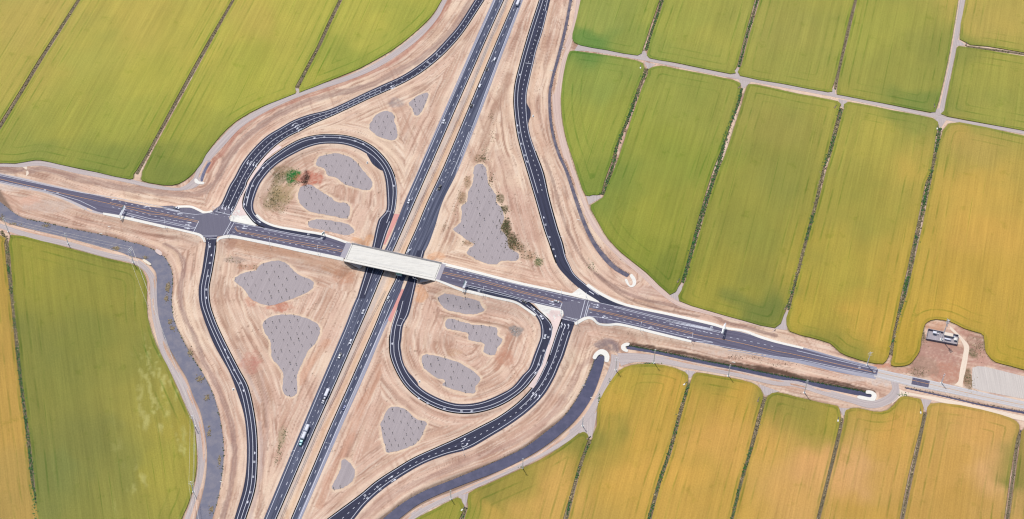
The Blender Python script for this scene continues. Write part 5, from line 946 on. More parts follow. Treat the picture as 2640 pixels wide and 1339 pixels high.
car(['c1',(668,243)], 'pickup', P_BLACK, 'dark pickup on the right carriageway beside the largest mulch bed', flip=True)
car(['c1',(441,347)], 'suv', P_WHITE, 'white car on the left carriageway a little above the pink gore wedge')
car(['h2',(995,668)], 'sedan', P_WHITE, 'white car emerging from the bridge on the right carriageway', flip=True)
car(['c1',(287,1062)], 'sedan', P_SILV, 'silver car about to pass under the bridge on the right carriageway', flip=True)
car(['c1',(104,1160)], 'sedan', P_WHITE, 'white car first below the bridge on the left carriageway')
car(['h9',(1308,168)], 'suv', P_WHITE, 'larger white car in the inner lane of the lower left carriageway')
car(['h9',(1165,355)], 'pickup', P_SILV, 'silver pickup in the outer lane beside the funnel shaped mulch bed')
car(['h9',(1225,1045)], 'sedan', P_BLUE, 'dark blue car alone on the lower right carriageway', flip=True)
car(['h1',(182,298)], 'pickup', P_WHITE, 'white pickup parked in the turnout at the left junction', ang=None, flip=False)
car(['h3',(488,560)], 'sedan', P_SILV, 'silver car waiting at the stop line of the right junction')
car(['h3',(62,568)], 'sedan', P_BLACK, 'dark car entering the lower right loop ramp')
car(['h3',(290,775)], 'suv', P_WHITE, 'white car on the bend of the lower right loop beside the white island')
car(['h3',(335,1030)], 'sedan', P_WHITE, 'small white car farther down the lower right loop ramp')
def wheel_row(root, xs, hy, r=.5): wheels(root, xs, hy, r, .3)
def boxtruck(pt, label, flip, trailer):
    sx, sy = PX(pt)[0][:2]; x, y, b = near(sx, sy); a = b[2]+(math.pi if flip else 0); z = float(Hs(x, y))+.16
    root = empty('truck', (x, y, z), a); root.scale = (1.22,)*3; tag(root, label, 'truck', None)
    x0 = 3.2 if not trailer else 5.0
    MM().stack([(x0+.6, x0+3.2, -1.05, 1.05, .5), (x0+.6, x0+3.25, -1.1, 1.1, 1.3), (x0+.6, x0+2.5, -1.05, 1.05, 1.5)]).obj('cab', P_WHITE, root, .04)
    MM().stack([(x0+.7, x0+2.6, -1.0, 1.0, 1.5), (x0+.75, x0+2.0, -.85, .85, 2.1)]).obj('window', GLASS, root); MM().stack([(x0+.72, x0+2.05, -.9, .9, 2.1), (x0+.8, x0+1.9, -.8, .8, 2.25)]).obj('roof', P_WHITE, root)
    if trailer:
        MM().box(1.9, x0+.45, -.95, .95, .9, 1.15).obj('flat_bed', DARKM, root); MM().stack([(2.3, 3.8, -.7, .7, 1.15), (2.3, 3.8, -.7, .7, 1.9)]).obj('load', P_WHITE, root, .06)
        t = MM().stack([(-5.8, 1.2, -1.15, 1.15, .7), (-6.0, 1.5, -1.25, 1.25, 1.2), (-6.0, 1.7, -1.25, 1.25, 2.9), (-5.8, 1.2, -1.1, 1.1, 3.15)]).obj('trailer', P_WHITE, root, .08)
        MM().box(-1.4, -.4, -.4, .4, 3.15, 3.3).obj('roof_vent', P_SILV, root); MM().box(-4.2, -3.2, -.4, .4, 3.15, 3.3).obj('roof_vent', P_SILV, root)
        wheel_row(root, (2.6, 7.3), 1.0, .42); wheel_row(root, (-3.0, -2.0), 1.08, .42)
    else:
        MM().box(-3.2, 3.6, -1.2, 1.2, .9, 3.3).obj('cargo_box', P_WHITE, root, .05); wheel_row(root, (-1.8, 5.3), 1.05, .45)
boxtruck(['h11',(797,62)], 'white box truck at the top of the right carriageway', True, False)
boxtruck(['h9',(982,885)], 'white pickup truck towing a long white camper trailer', False, True)
sx, sy = PX(['h10',(947,195)])[0]; x, y, b = near(sx, sy); root = tag(empty('semi_truck', (x, y, float(Hs(x, y))+.16), b[2]), 'semi truck with a teal cab pulling two white trailers', 'truck'); root.scale = (1.15, 1.3, 1.15)
for x0, x1 in ((-11.4, -4.6), (-3.6, 3.6)):
    t = MM().stack([(x0, x1, -1.28, 1.28, 1.2), (x0, x1, -1.3, 1.3, 3.3), (x0+.8, x1-.8, -.9, .9, 3.75)]).obj('trailer', P_WHITE, root, .06); wheel_row(root, (x0+1.2, x0+2.3), 1.1, .5)
    for k in range(3): MM().box(x0+1.5+k*2.0, x0+1.9+k*2.0, -.35, .35, 3.75, 3.9).obj('hatch', P_SILV, t)
MM().box(3.4, 9.6, -.5, .5, .7, 1.1).obj('chassis', DARKM, root); MM().stack([(5.0, 7.6, -1.2, 1.2, 1.0), (5.0, 7.6, -1.22, 1.22, 2.6), (5.2, 7.2, -1.05, 1.05, 3.1)]).obj('cab', P_TEAL, root, .05)
MM().stack([(7.5, 9.8, -1.0, 1.0, .7), (7.5, 9.9, -1.0, 1.0, 1.5), (7.5, 9.5, -.85, .85, 1.95)]).obj('hood', P_TEAL, root, .05); MM().stack([(7.55, 7.9, -1.0, 1.0, 1.95), (7.3, 7.5, -.95, .95, 2.7)]).obj('window', GLASS, root); wheel_row(root, (4.4, 5.6, 8.9), 1.1, .5)
for s_y in (-1, 1): MM().tube((5.1, s_y*1.0, 1.2), (5.1, s_y*1.0, 3.7), .1).obj('exhaust_stack', P_SILV, root)
# ------------------------------------------------------------------ the bridge
BZ = 7.62
nL = np.array(P2W(*PX(['h2',(243,550)])[0], BZ)); sL = np.array(P2W(*PX(['h2',(135,795)])[0], BZ)); nR = np.array(P2W(*PX(['h2',(1440,812)])[0], BZ)); sR = np.array(P2W(*PX(['h2',(1345,1056)])[0], BZ))
def bp(u, v): return (nL*(1-u)+nR*u)*(1-v)+(sL*(1-u)+sR*u)*v          # u along, v north->south
br = tag(empty('bridge', (*bp(.5, .5), 0)), 'pale concrete bridge carrying the crossroad over the freeway', 'bridge')
o3 = Vector((*bp(.5, .5), 0))
def bslab(u0, u1, v0, v1, z0, z1, name, mat, parent=br, bev=0):
    m = MM(); A = [(*bp(u, v), z0) for u, v in ((u0, v0), (u1, v0), (u1, v1), (u0, v1))]; m.hexa([Vector(p)-o3 for p in A], [Vector((p[0], p[1], z1))-o3 for p in A]); return m.obj(name, mat, parent, bev)
tD = NT('bridge_deck', .85, .2); nn_ = tD.noise(tD.mapping(tD.pos(), (.12, .9, 1), (0, 0, math.atan2(*(nR-nL)[::-1]))), 1, 4); M_DECK = tD.out(tD.mix(1.0, alb(236,232,224), tD.ramp(nn_, [(.3, .86), (.7, 1.04)]), 'MULTIPLY'))
bslab(0, 1, 0, 1, BZ-.38, BZ, 'deck', M_DECK); bslab(.01, .99, .17, .83, BZ-1.9, BZ-.39, 'box_girder', M_CON2)
bslab(.0, 1, .0, .018, BZ-.4, BZ+.7, 'parapet', M_CON2); bslab(0, 1, .982, 1.0, BZ-.4, BZ+.65, 'parapet', M_CON); bslab(0, 1, .858, .878, BZ, BZ+.55, 'barrier', M_CON); bslab(0, 1, .879, .981, BZ, BZ+.2, 'footway', M_CON)
bslab(.0, 1, .045, .060, BZ, BZ+.8, 'barrier', M_CON2)
for u in (.012, .985): bslab(u, u+.004, .062, .856, BZ+.002, BZ+.012, 'expansion_joint', DARKM)
mg = MM()
for v in (.30, .70, .745): 
    A = [(*bp(u, vv), BZ+.015) for u, vv in ((.08, v), (.95, v), (.95, v+.011), (.08, v+.011))]; mg.hexa([Vector(p)-o3 for p in A], [Vector(p)-o3+Vector((0, 0, .004)) for p in A])
mg.obj('deck_seam', mat_plain('deck_grey', alb(212,210,208), .9, .1), br)
for u in (.455,):
    for v in (.2, .5, .8): p = Vector((*bp(u, v), 0))-o3; MM().tube(p+Vector((0, 0, -.2)), p+Vector((0, 0, BZ-2.3)), .75, n=14).obj('column', M_CON2, br)
for u0, u1 in ((0, .012), (.988, 1)): bslab(u0, u1, .03, .97, 2.2, BZ-.5, 'abutment', M_CON2)
for lab, top, low, back in (('left', ['h2',(185,800)], ['h2',(345,893)], ['h2',(385,850)]), ('right', ['h2',(1285,1045)], ['h2',(1142,1080)], ['h2',(1160,1030)])):
    T = Vector((*P2W(*PX(top)[0], 7.0), 7.0)); Lo = W(*PX(low)[0], .6); Bk = Vector((*P2W(*PX(back)[0], 3.5), 3.5)); Lo = Vector((Lo[0], Lo[1], 1.2))
    n = Vector((0, -.5, 0)); m = MM(); A = [T-o3, Lo-o3, Bk-o3]; m.hexa([a+Vector((0, 0, -1.2)) for a in A], A); m.obj('wingwall', M_CON2, br)
for name_, nv, sp, q in (('approach_slab', 0, [(-.058, 0, .03, .83)], 0), ('approach_slab', 0, [(1.0, 1.045, .05, .90)], 1)):
    for u0, u1, v0, v1 in sp: bslab(u0 if q == 0 else u0+.001, u1-.001 if q == 0 else u1, v0, v1, 7.4, 7.75, name_, mat_plain('slab_grey', alb(176,170,180), .85, .2, .1))
# guide sign hung on the south parapet
gs = bp(.575, 1.0); gd = (nR-nL)/np.linalg.norm(nR-nL); ga = math.atan2(gd[1], gd[0])
def guide_sign(root, w_, z0, z1, rows, y=0.0, x0=0.0, front=-1):
    MM().box(x0, x0+w_, y-.06, y+.06, z0, z1).obj('sign_panel', S_GREEN, root); yy = y+front*.075
    b = MM(); 
    for zz in (z0+.08, z1-.16): b.box(x0+.1, x0+w_-.1, yy-.012, yy+.012, zz, zz+.08)
    for xx in (x0+.1, x0+w_-.18): b.box(xx, xx+.08, yy-.012, yy+.012, z0+.16, z1-.16)
    b.obj('sign_border', S_WHITE, root); t = MM(); r_ = random.Random(rows+int(w_*10)); hgt = (z1-z0-.5)/rows
    for k in range(rows):
        xx = x0+.5; zb = z0+.3+k*hgt
        while xx < x0+w_-.8: ww = r_.uniform(.25, .4); t.box(xx, xx+ww*.3, yy-.015, yy+.015, zb, zb+hgt*.6); t.box(xx, xx+ww, yy-.014, yy+.014, zb+hgt*.3*r_.random(), zb+hgt*.3*r_.random()+.1); xx += ww+.14
    t.obj('sign_lettering', S_WHITE, root)
g_ = tag(empty('guide_sign', (gs[0], gs[1], BZ-2.4), ga), 'green guide sign hung on the near side of the bridge over the right carriageway', 'road sign')
guide_sign(g_, 7.0, .4, 3.2, 2, y=-.9); m = MM(); m.box(.3, 6.7, -1.5, -.95, .0, .12); [m.box(xx, xx+.12, -1.6, .1, .12, .3) for xx in (.6, 3.4, 6.2)]; [m.box(xx, xx+.12, -.84, -.7, .3, 3.0) for xx in (.6, 3.4, 6.2)]; m.obj('sign_bracket', GALV, g_)
for xx in (1.6, 4.9): MM().box(xx, xx+.7, -1.7, -1.3, .14, .42).obj('sign_light', GALV, g_)
# ------------------------------------------------------------------ overhead sign frames
def gantry(base, tip, label, H_=7.4, w_=6.0):
    bx, by, bz = W(*PX(base)[0]); tx, ty = P2W(*PX(tip)[0], bz+H_); a = math.atan2(ty-by, tx-bx); L = math.hypot(tx-bx, ty-by)
    r = tag(empty('sign_gantry', (bx, by, bz), a), label, 'sign gantry', 'overhead sign frames above the crossroad')
    MM().tube((0, 0, 0), (0, 0, H_+.6), .36, .30, 12).obj('post', GALV, r); MM().box(-.9, .9, -.9, .9, -.3, .3).obj('footing', M_CON, r)
    t = MM()
    for yy in (-.5, .5):
        for zz in (H_-.7, H_+.5): t.tube((.2, yy, zz), (L, yy, zz), .11)
    n = max(4, int(L/1.6))
    for k in range(n):
        x0 = .3+(L-.3)*k/n; x1 = .3+(L-.3)*(k+1)/n
        for yy in (-.5, .5): t.tube((x0, yy, H_-.7), (x1, yy, H_+.5), .07)
        for zz in (H_-.7, H_+.5): t.tube((x0, -.5, zz), (x1, .5, zz), .07); t.tube((x1, -.5, zz), (x1, .5, zz), .07)
    t.obj('truss', GALV, r); guide_sign(r, min(w_, L-1.2), H_-1.6, H_+1.3, 3, y=.68, x0=max(.8, L-w_-.3), front=1)
    c = MM(); c.box(.6, L-.3, -1.3, -.6, H_-.75, H_-.65); c.obj('catwalk', GALV, r)
gantry(['h6',(1608,700)], ['h6',(1655,520)], 'lattice sign frame over the crossroad left of the left junction')
gantry(['h2',(1722,1198)], ['h2',(1756,1055)], 'lattice sign frame over the crossroad just right of the bridge')
gantry(['h1',(2150,655)], ['h1',(2105,640)], 'short sign frame with a green panel above the left part of the crossroad', 6.8, 3.6)
gantry(['h7',(1900,128)], ['h7',(1868,205)], 'white sign frame over the crossroad right of the right junction', 8.0)
# ------------------------------------------------------------------ street lamps and signals
def lamp(base, toward, label, Hh=9.5, arm=4.2):
    bx, by, bz = W(*PX(base)[0]); tx, ty = P2W(*PX(toward)[0], bz); a = math.atan2(ty-by, tx-bx); r = tag(empty('street_lamp', (bx, by, bz), a), label, 'street lamp', 'tall steel street lamps')
    MM().tube((0, 0, 0), (0, 0, Hh), .16, .11, 8).obj('pole', GALV, r); MM().tube((0, 0, Hh-.4), (arm*.5, 0, Hh+.35), .10).tube((arm*.5, 0, Hh+.35), (arm, 0, Hh+.5), .09).obj('arm', GALV, r)
    MM().stack([(arm-.2, arm+.8, -.22, .22, Hh+.42), (arm-.1, arm+.7, -.16, .16, Hh+.6)]).obj('lamp_head', GALV, r); MM().box(-.4, .4, -.4, .4, -.2, .3).obj('footing', M_CON, r)
for bs, tw, lb in [(['h11',(1143,455)], ['h11',(1063,440)], 'highest street lamp beside the wide top of the upper right ramp'), (['h11',(1083,628)], ['h11',(990,612)], 'second street lamp down the upper right ramp'), (['h11',(1030,820)], ['h11',(970,808)], 'third street lamp down the upper right ramp, above the crossbar'),
 (['h4',(232,712)], ['h4',(150,690)], 'street lamp beside the left side of the lower right loop'), (['h2',(1115,1100)], ['h2',(1040,1080)], 'street lamp just below the right end of the bridge'), (['h1',(1425,808)], ['h1',(1440,700)], 'street lamp on the south walk between the left junction and the bridge'),
 (['h1',(2062,905)], ['h1',(2075,820)], 'street lamp on the south walk next to the left end of the bridge'), (['h3',(1600,945)], ['h3',(1620,860)], 'street lamp on the south walk right of the right junction'), (['h3',(2280,1092)], ['h3',(2300,1000)], 'street lamp at the end of the south walk right of the right junction'),
 (['h2',(1985,1250)], ['h2',(2005,1160)], 'street lamp on the south walk right of the bridge'), (['h6',(2200,820)], ['h6',(2220,730)], 'street lamp on the walk left of the left junction'), (['r2',(912,975)], ['r2',(860,965)], 'street lamp at the right shoulder of the upper freeway'), (['r2',(800,1240)], ['r2',(750,1228)], 'street lamp at the right shoulder a little above the bridge'),
 (['h5',(495,822)], ['h5',(430,780)], 'street lamp at the left inner edge of the upper left loop'), (['b1',(848,812)], ['b1',(822,760)], 'street lamp at the bulge of the lower right ramp'), (['c1',(1592,648)], ['c1',(1550,640)], 'street lamp right of the upper right ramp'), (['h10',(775,448)], ['h10',(830,440)], 'street lamp at the left shoulder of the lower freeway'), (['h10',(1310,345)], ['h10',(1260,340)], 'street lamp at the right shoulder of the lower freeway')]: lamp(bs, tw, lb)
def signal(base, toward, label, arm=9.0, Hh=6.2):
    bx, by, bz = W(*PX(base)[0], .2); tx, ty = P2W(*PX(toward)[0], bz); a = math.atan2(ty-by, tx-bx); r = tag(empty('traffic_signal', (bx, by, bz), a), label, 'traffic signal', 'traffic signals on mast arms at the two junctions')
    MM().tube((0, 0, 0), (0, 0, Hh+2.6), .18, .12, 8).obj('pole', GALV, r); MM().tube((0, 0, Hh-.3), (arm, 0, Hh+.1), .13, .08).obj('mast_arm', GALV, r); MM().tube((0, 0, Hh+2.5), (2.4, 0, Hh+3.0), .08).obj('lamp_arm', GALV, r)
    for xx in (arm*.45, arm*.75, arm*.97):
        h_ = MM().box(xx-.2, xx+.2, -.2, .2, Hh-.75, Hh+.45).obj('signal_head', DARKM, r); MM().tube((xx, .2, Hh+.2), (xx, .24, Hh+.2), .13, n=8).tube((xx, .2, Hh-.15), (xx, .24, Hh-.15), .13, n=8).obj('lens', RLAMP, h_)
for bs, tw, lb in [(['h1',(548,722)], ['h1',(640,760)], 'traffic signal at the lower left corner of the left junction'), (['h1',(862,672)], ['h1',(900,570)], 'traffic signal at the lower right corner of the left junction'), (['h1',(672,330)], ['h1',(760,345)], 'traffic signal at the upper left corner of the left junction'), (['h1',(930,400)], ['h1',(900,500)], 'traffic signal on the island of the left junction'),
 (['h3',(552,448)], ['h3',(540,560)], 'traffic signal on the north walk left of the right junction'), (['h3',(885,500)], ['h3',(870,600)], 'traffic signal on the upper island of the right junction'), (['h3',(535,735)], ['h3',(540,640)], 'traffic signal on the lower island of the right junction'), (['h3',(765,845)], ['h3',(700,840)], 'traffic signal at the lower corner of the right junction')]: signal(bs, tw, lb)
# ------------------------------------------------------------------ power poles and wires
def pole(base, label, Hh=25.0, cross=3, aw=2.6, az=None):
    bx, by, bz = W(*PX(base)[0]); a = ROW if az is None else az; r = tag(empty('power_pole', (bx, by, bz), a), label, 'power pole', 'steel power poles along the canals')
    MM().tube((0, 0, 0), (0, 0, Hh), .55, .26, 10).obj('mast', GALV, r); MM().tube((0, 0, -.6), (0, 0, .35), 1.3, 1.3, 12).obj('footing', M_CON, r); top = []
    for k in range(cross):
        z = Hh-1.0-2.6*k; sg = 1 if k % 2 == 0 else -1; c = MM().tube((0, 0, z), (sg*aw, 0, z+.35), .14, .08).tube((0, 0, z), (-sg*aw*.75, 0, z+.3), .14, .08).obj('crossarm', GALV, r)
        for q in (sg*aw, -sg*aw*.75): MM().tube((q, 0, z+.3), (q, 0, z-.7), .13, .13).obj('insulator', P_SILV, c)
        top.append((bx+math.cos(a)*sg*aw, by+math.sin(a)*sg*aw, bz+z-.7))
    return top
PT = [pole(b_, l_, h_, c_, w__, z_) for b_, l_, h_, c_, w__, z_ in [
 (['h8',(490,728)], 'white power pole beside the old road near the worn stretch', 25, 3, 2.4, 0), (['h8',(1478,968)], 'thin power pole in the brown weeds near the pale drive', 18, 2, 1.4, 0),
 (['h7',(955,598)], 'white power pole above the golden field at the end of the canal', 26, 2, 1.2, 0), (['h7',(1945,772)], 'thin white power pole beside the hooked track', 22, 2, 1.0, 0), (['h7',(450,692)], 'white power pole with three crossarms between the canal end and the field corner', 24, 3, 2.4, 0),
 (['b2',(955,355)], 'white power pole beside the straight ditch near its right end', 25, 3, 1.6, 0), (['b1',(1282,917)], 'white power pole beside the lower canal track, middle of its length', 21, 2, 1.2, 0), (['b1',(1723,600)], 'thin power pole beside the pale field entrance of the lower canal track', 18, 2, 1.0, 0), (['b1',(752,1138)], 'white power pole beside the lower canal track near the bottom edge', 18, 2, 1.0, 0),
 (['h6',(112,862)], 'white power pole beside the left canal at the left edge', 25, 3, 2.0, .5), (['h6',(1772,1272)], 'tall power pole with wide crossarms on the corner of the left canal', 26, 3, 3.6, .9), (['b0',(1437,603)], 'power pole at the bulge of the left canal track', 22, 3, 2.2, .2), (['b0',(1427,1085)], 'power pole on the left canal track near the bottom edge', 21, 3, 2.2, .2), (['h6',(905,1020)], 'slender pale power pole between canal and track at the left', 18, 2, 1.4, .5)]]
M_WIRE = mat_plain('wire', alb(232,226,214), .5, .3)
def wires(A, B, label, sag=2.2):
    m = MM(); n = 18
    for p, q in zip(A, B):
        p = Vector(p); q = Vector(q); prev = None
        for k in range(n+1):
            t = k/n; v = p.lerp(q, t); v.z -= sag*4*t*(1-t)
            if prev is not None: m.tube(prev, v, .085, n=4)
            prev = v
    tag(m.obj('power_line', M_WIRE), label, 'power line', 'wires strung along the left canal')
off_ = [(p[0]+30, p[1]-130, p[2]) for p in PT[12]]
wires(PT[10], PT[11], 'wires from the corner pole down across the olive field edge'); wires(PT[11], PT[12], 'wires along the canal track between the two lower poles'); wires(PT[12], off_, 'wires leaving over the bottom edge beside the canal'); wires(PT[9], PT[10], 'wires over the left canal from the left edge to the corner pole', 1.5)
# ------------------------------------------------------------------ walled compound with mast
def cpt(x, y, h=0): return Vector(W(*PX(['h8',(x, y)])[0], h))
WMAT = mat_plain('compound_wall', alb(150,140,156), .9, .1)
cw = tag(empty('compound_wall', tuple(cpt(1480, 360))), 'grey block wall round the long narrow equipment compound', 'wall'); oc = cpt(1480, 360); cs = [cpt(1298, 262), cpt(1702, 346), cpt(1680, 468), cpt(1272, 392)]
for k in range(4):
    a, b = cs[k]-oc, cs[(k+1) % 4]-oc; d = (b-a).normalized(); n = Vector((-d.y, d.x, 0))*.14; a2, b2 = a+d*(.15 if k % 2 else 0), b-d*(.15 if k % 2 else 0)
    MM().hexa([a2-n, b2-n, b2+n, a2+n], [p+Vector((0, 0, 2.5)) for p in (a2-n, b2-n, b2+n, a2+n)]).obj('wall_panel', WMAT, cw)
    MM().hexa([p+Vector((0, 0, 2.5)) for p in (a2-n*1.3, b2-n*1.3, b2+n*1.3, a2+n*1.3)], [p+Vector((0, 0, 2.6)) for p in (a2-n*1.3, b2-n*1.3, b2+n*1.3, a2+n*1.3)]).obj('coping', M_CON2, cw)
ang8 = math.atan2((cs[1]-cs[0]).y, (cs[1]-cs[0]).x)
def put(name, c, label, cat): return tag(empty(name, tuple(cpt(*c)), ang8), label, cat)
r = put('equipment_shelter', (1570, 342), 'largest cream roofed equipment shelter inside the compound', 'shed'); MM().box(-4.4, 4.4, -1.7, 1.7, 0, 2.7).obj('wall', M_CON2, r); MM().stack([(-4.7, 4.7, -2.0, 2.0, 2.7), (-4.6, 4.6, -1.9, 1.9, 3.0)]).obj('roof', mat_plain('cream_roof', alb(236,222,206), .8, .2), r); MM().box(-1.0, 0, -1.76, -1.68, .1, 2.1).obj('door', P_SILV, r)
r = put('generator', (1560, 395), 'long white generator in front of the cream shelter', 'generator'); MM().box(-3.3, 3.3, -.9, .9, .2, 1.9).obj('housing', P_WHITE, r, .08); MM().box(-3.4, 3.4, -1.0, 1.0, 0, .18).obj('base', M_CON2, r); MM().tube((2.4, 0, 1.9), (2.4, 0, 2.7), .15).obj('exhaust', DARKM, r); MM().box(-2.6, -.8, -.93, -.88, .6, 1.5).obj('grille', DARKM, r)
r = put('storage_tank', (1640, 358), 'white tank with a dark hatch near the compound corner', 'tank'); MM().tube((-1.4, 0, 1.1), (1.4, 0, 1.1), 1.0, n=16).obj('vessel', P_WHITE, r); MM().tube((0, 0, 2.0), (0, 0, 2.25), .5, n=12).obj('hatch', DARKM, r); [MM().box(xx-.15, xx+.15, -.8, .8, 0, .5).obj('leg', M_CON2, r) for xx in (-1, 1)]
r = put('utility_shed', (1664, 400), 'small white shed in the right corner of the compound', 'shed'); MM().box(-1.5, 1.5, -1.5, 1.5, 0, 2.2).obj('wall', P_WHITE, r); MM().stack([(-1.7, 1.7, -1.7, 1.7, 2.2), (-.2, .2, -1.7, 1.7, 2.9)]).obj('roof', M_CON, r); MM().box(-.4, .4, -1.56, -1.48, 0, 1.9).obj('door', P_SILV, r)
r = put('equipment_rack', (1410, 320), 'pale blue grey cabinets under a frame at the left side of the compound', 'cabinet'); m = MM(); [m.box(xx, xx+1.4, -.9, .9, 0, 1.9) for xx in (-3.6, -1.9)]; m.obj('cabinet', P_SILV, r); m = MM(); [m.tube((xx, yy, 0), (xx, yy, 3.0), .08) for xx in (-4, 0, 4) for yy in (-1.3, 1.3)]; [m.tube((-4, yy, 3), (4, yy, 3), .08) for yy in (-1.3, 0, 1.3)]; m.obj('frame', GALV, r); MM().box(-3.9, -.2, -1.2, 1.2, 3.05, 3.15).obj('canopy', P_WHITE, r); MM().box(1.2, 2.2, -.6, .6, 0, 1.6).obj('cabinet', P_WHITE, r)
r = put('radio_mast', (1480, 392), 'tall pale radio mast with antennas at its top rising from the compound', 'mast'); MM().tube((0, 0, 0), (0, 0, 37), .62, .34, 12).obj('mast', GALV, r); MM().box(-1.6, 1.6, -1.6, 1.6, -.3, .4).obj('footing', M_CON, r)
for z in (36, 31.5):
    pf = MM(); P6 = [(2.0*math.cos(k*2.094+.3), 2.0*math.sin(k*2.094+.3)) for k in range(3)]
    for k in range(3): pf.tube((*P6[k], z), (*P6[(k+1) % 3], z), .1); pf.tube((0, 0, z), (*P6[k], z), .09)
    pf = pf.obj('antenna_platform', GALV, r)
    for k in range(3):
        for t in (.15, .5, .85): xx = P6[k][0]*(1-t)+P6[(k+1) % 3][0]*t; yy = P6[k][1]*(1-t)+P6[(k+1) % 3][1]*t; MM().box(xx-.2, xx+.2, yy-.13, yy+.13, z-.9, z+1.3).obj('antenna', P_WHITE, pf)
MM().tube((.9, -.3, 27), (1.3, -.3, 27), .9, n=14).obj('dish', P_WHITE, r); MM().tube((.6, 0, 0), (.5, 0, 36), .06).obj('cable_ladder', GALV, r)
# ------------------------------------------------------------------ culvert headwalls, outlets, boxes
def slabobj(name, spec, mat, z, dep, label, cat):
    Q = [P2W(p[0], p[1], z) for p in PX(spec)]; Q = smoothpoly(Q, 3); o = sheet(name, Q, mat, 0, sp=2.0, skirt=dep, label=label, smooth=0, zfix=z, kind=None); o['category'] = cat; return o
slabobj('culvert_headwall', ['h7',(143,530),(175,465),(250,415),(330,440),(367,510),(352,582),(303,577),(300,512),(255,483),(215,500),(182,548)], M_CON, .3, 1.9, 'horseshoe shaped white headwall at the upper end of the lower canal', 'headwall')
slabobj('culvert_headwall', ['h7',(632,333),(575,333),(525,365),(525,412),(560,442),(603,452),(615,425),(588,405),(582,378),(625,365)], M_CON, .3, 1.9, 'C shaped white headwall at the left end of the straight ditch', 'headwall')
slabobj('culvert_headwall', ['h8',(485,1066),(560,1074),(615,1118),(607,1180),(560,1207),(373,1172),(385,1132),(520,1158),(552,1145),(545,1115),(480,1106)], M_CON, .3, 1.9, 'cream U shaped headwall at the right end of the straight ditch', 'headwall')
slabobj('culvert_headwall', ['h3',(1487,188),(1460,215),(1490,262),(1500,312),(1480,342),(1452,322),(1425,258),(1395,265),(1428,332),(1480,366),(1532,342),(1547,290),(1530,238)], M_CON, .3, 1.4, 'hook shaped white headwall at the end of the thin wet ditch', 'headwall')
slabobj('culvert_headwall', ['r4',(1435,178),(1443,207),(1495,216),(1507,200),(1470,194),(1452,176)], M_CON, .3, 1.4, 'small white headwall at the end of the upper left ditch', 'headwall')
slabobj('canal_ramp', ['h12',(775,150),(800,108),(864,165),(845,200)], mat_plain('old_slab', alb(226,204,196), .9, .1), -.2, 1.0, 'small slab ramp on the far bank at the bend of the left canal', 'ramp')
slabobj('canal_ramp', ['h12',(608,272),(630,250),(718,312),(692,326)], mat_plain('pale_slab', alb(240,228,208), .9, .1), .1, 1.0, 'cream slab on the near bank at the bend of the left canal', 'ramp')
def smallbox(spec, label, kind):
    x, y, z = W(*PX(spec)[0]); a = ROW+random.Random(label).uniform(-.4, .4)
    if kind == 'cab':
        r = tag(empty('control_cabinet', (x, y, z), a), label, 'cabinet', 'white control cabinets beside the ramps'); MM().box(-1.0, 1.0, -1.4, 1.4, -.3, .15).obj('pad', M_CON, r); MM().box(-.45, .45, -.6, .6, .15, 1.7).obj('cabinet_body', P_WHITE, r, .04); MM().box(-.5, .5, -.65, .65, 1.7, 1.78).obj('lid', P_SILV, r)
    elif kind == 'out':
        r = tag(empty('drain_outlet', (x, y, z), a), label, 'drain outlet', 'small concrete drain outlets'); MM().box(-1.6, 1.6, -.35, .35, -.8, .25).obj('headwall', M_CON, r); MM().tube((.2, 0, -.1), (2.6, 0, -.5), .38, n=10).obj('pipe', M_CON2, r)
    else:
        r = tag(empty('irrigation_gate', (x, y, z), a+1.4), label, 'water gate', 'irrigation gates at the field corners'); MM().box(-3.2, -.8, -.7, .7, .2, 1.25).obj('weir_box', M_CON if 'dark' not in label else WOODP, r); MM().box(-.8, 2.8, -.28, .28, .2, 1.15).obj('gate_boards', DARKM, r)
for s_, l_ in [(['h5',(1787,722)], 'white cabinet beside the pullout of the upper left loop'), (['h9',(2222,690)], 'white cabinet beside the pullout of the lower right loop'), (['r2',(1358,858)], 'white cabinet beside the pullout of the upper right ramp'), (['b0',(1722,330)], 'white cabinet left of the lower left ramp')]: smallbox(s_, l_, 'cab')
for s_, l_ in [(['h11',(1405,652)], 'drain outlet between the wet ditch and the track, upper one'), (['h11',(1238,938)], 'drain outlet on the left bank of the wet ditch'), (['c1',(1692,478)], 'drain outlet halfway down the thin wet ditch'), (['b1',(1726,300)], 'drain outlet on the left bank of the lower canal'), (['b1',(1792,390)], 'drain outlet on the right bank of the lower canal'), (['h6',(1340,888)], 'drain outlet on the north bank of the left canal'), (['b0',(1635,1012)], 'drain outlet on the right bank of the left canal near the bottom'), (['h6',(1450,800)], 'white drain outlet between the crossroad and the left canal'), (['h7',(2018,590)], 'drain outlet on the north bank of the straight ditch'), (['r2',(1490,520)], 'drain outlet left of the wet ditch beside the upper right ramp')]: smallbox(s_, l_, 'out')
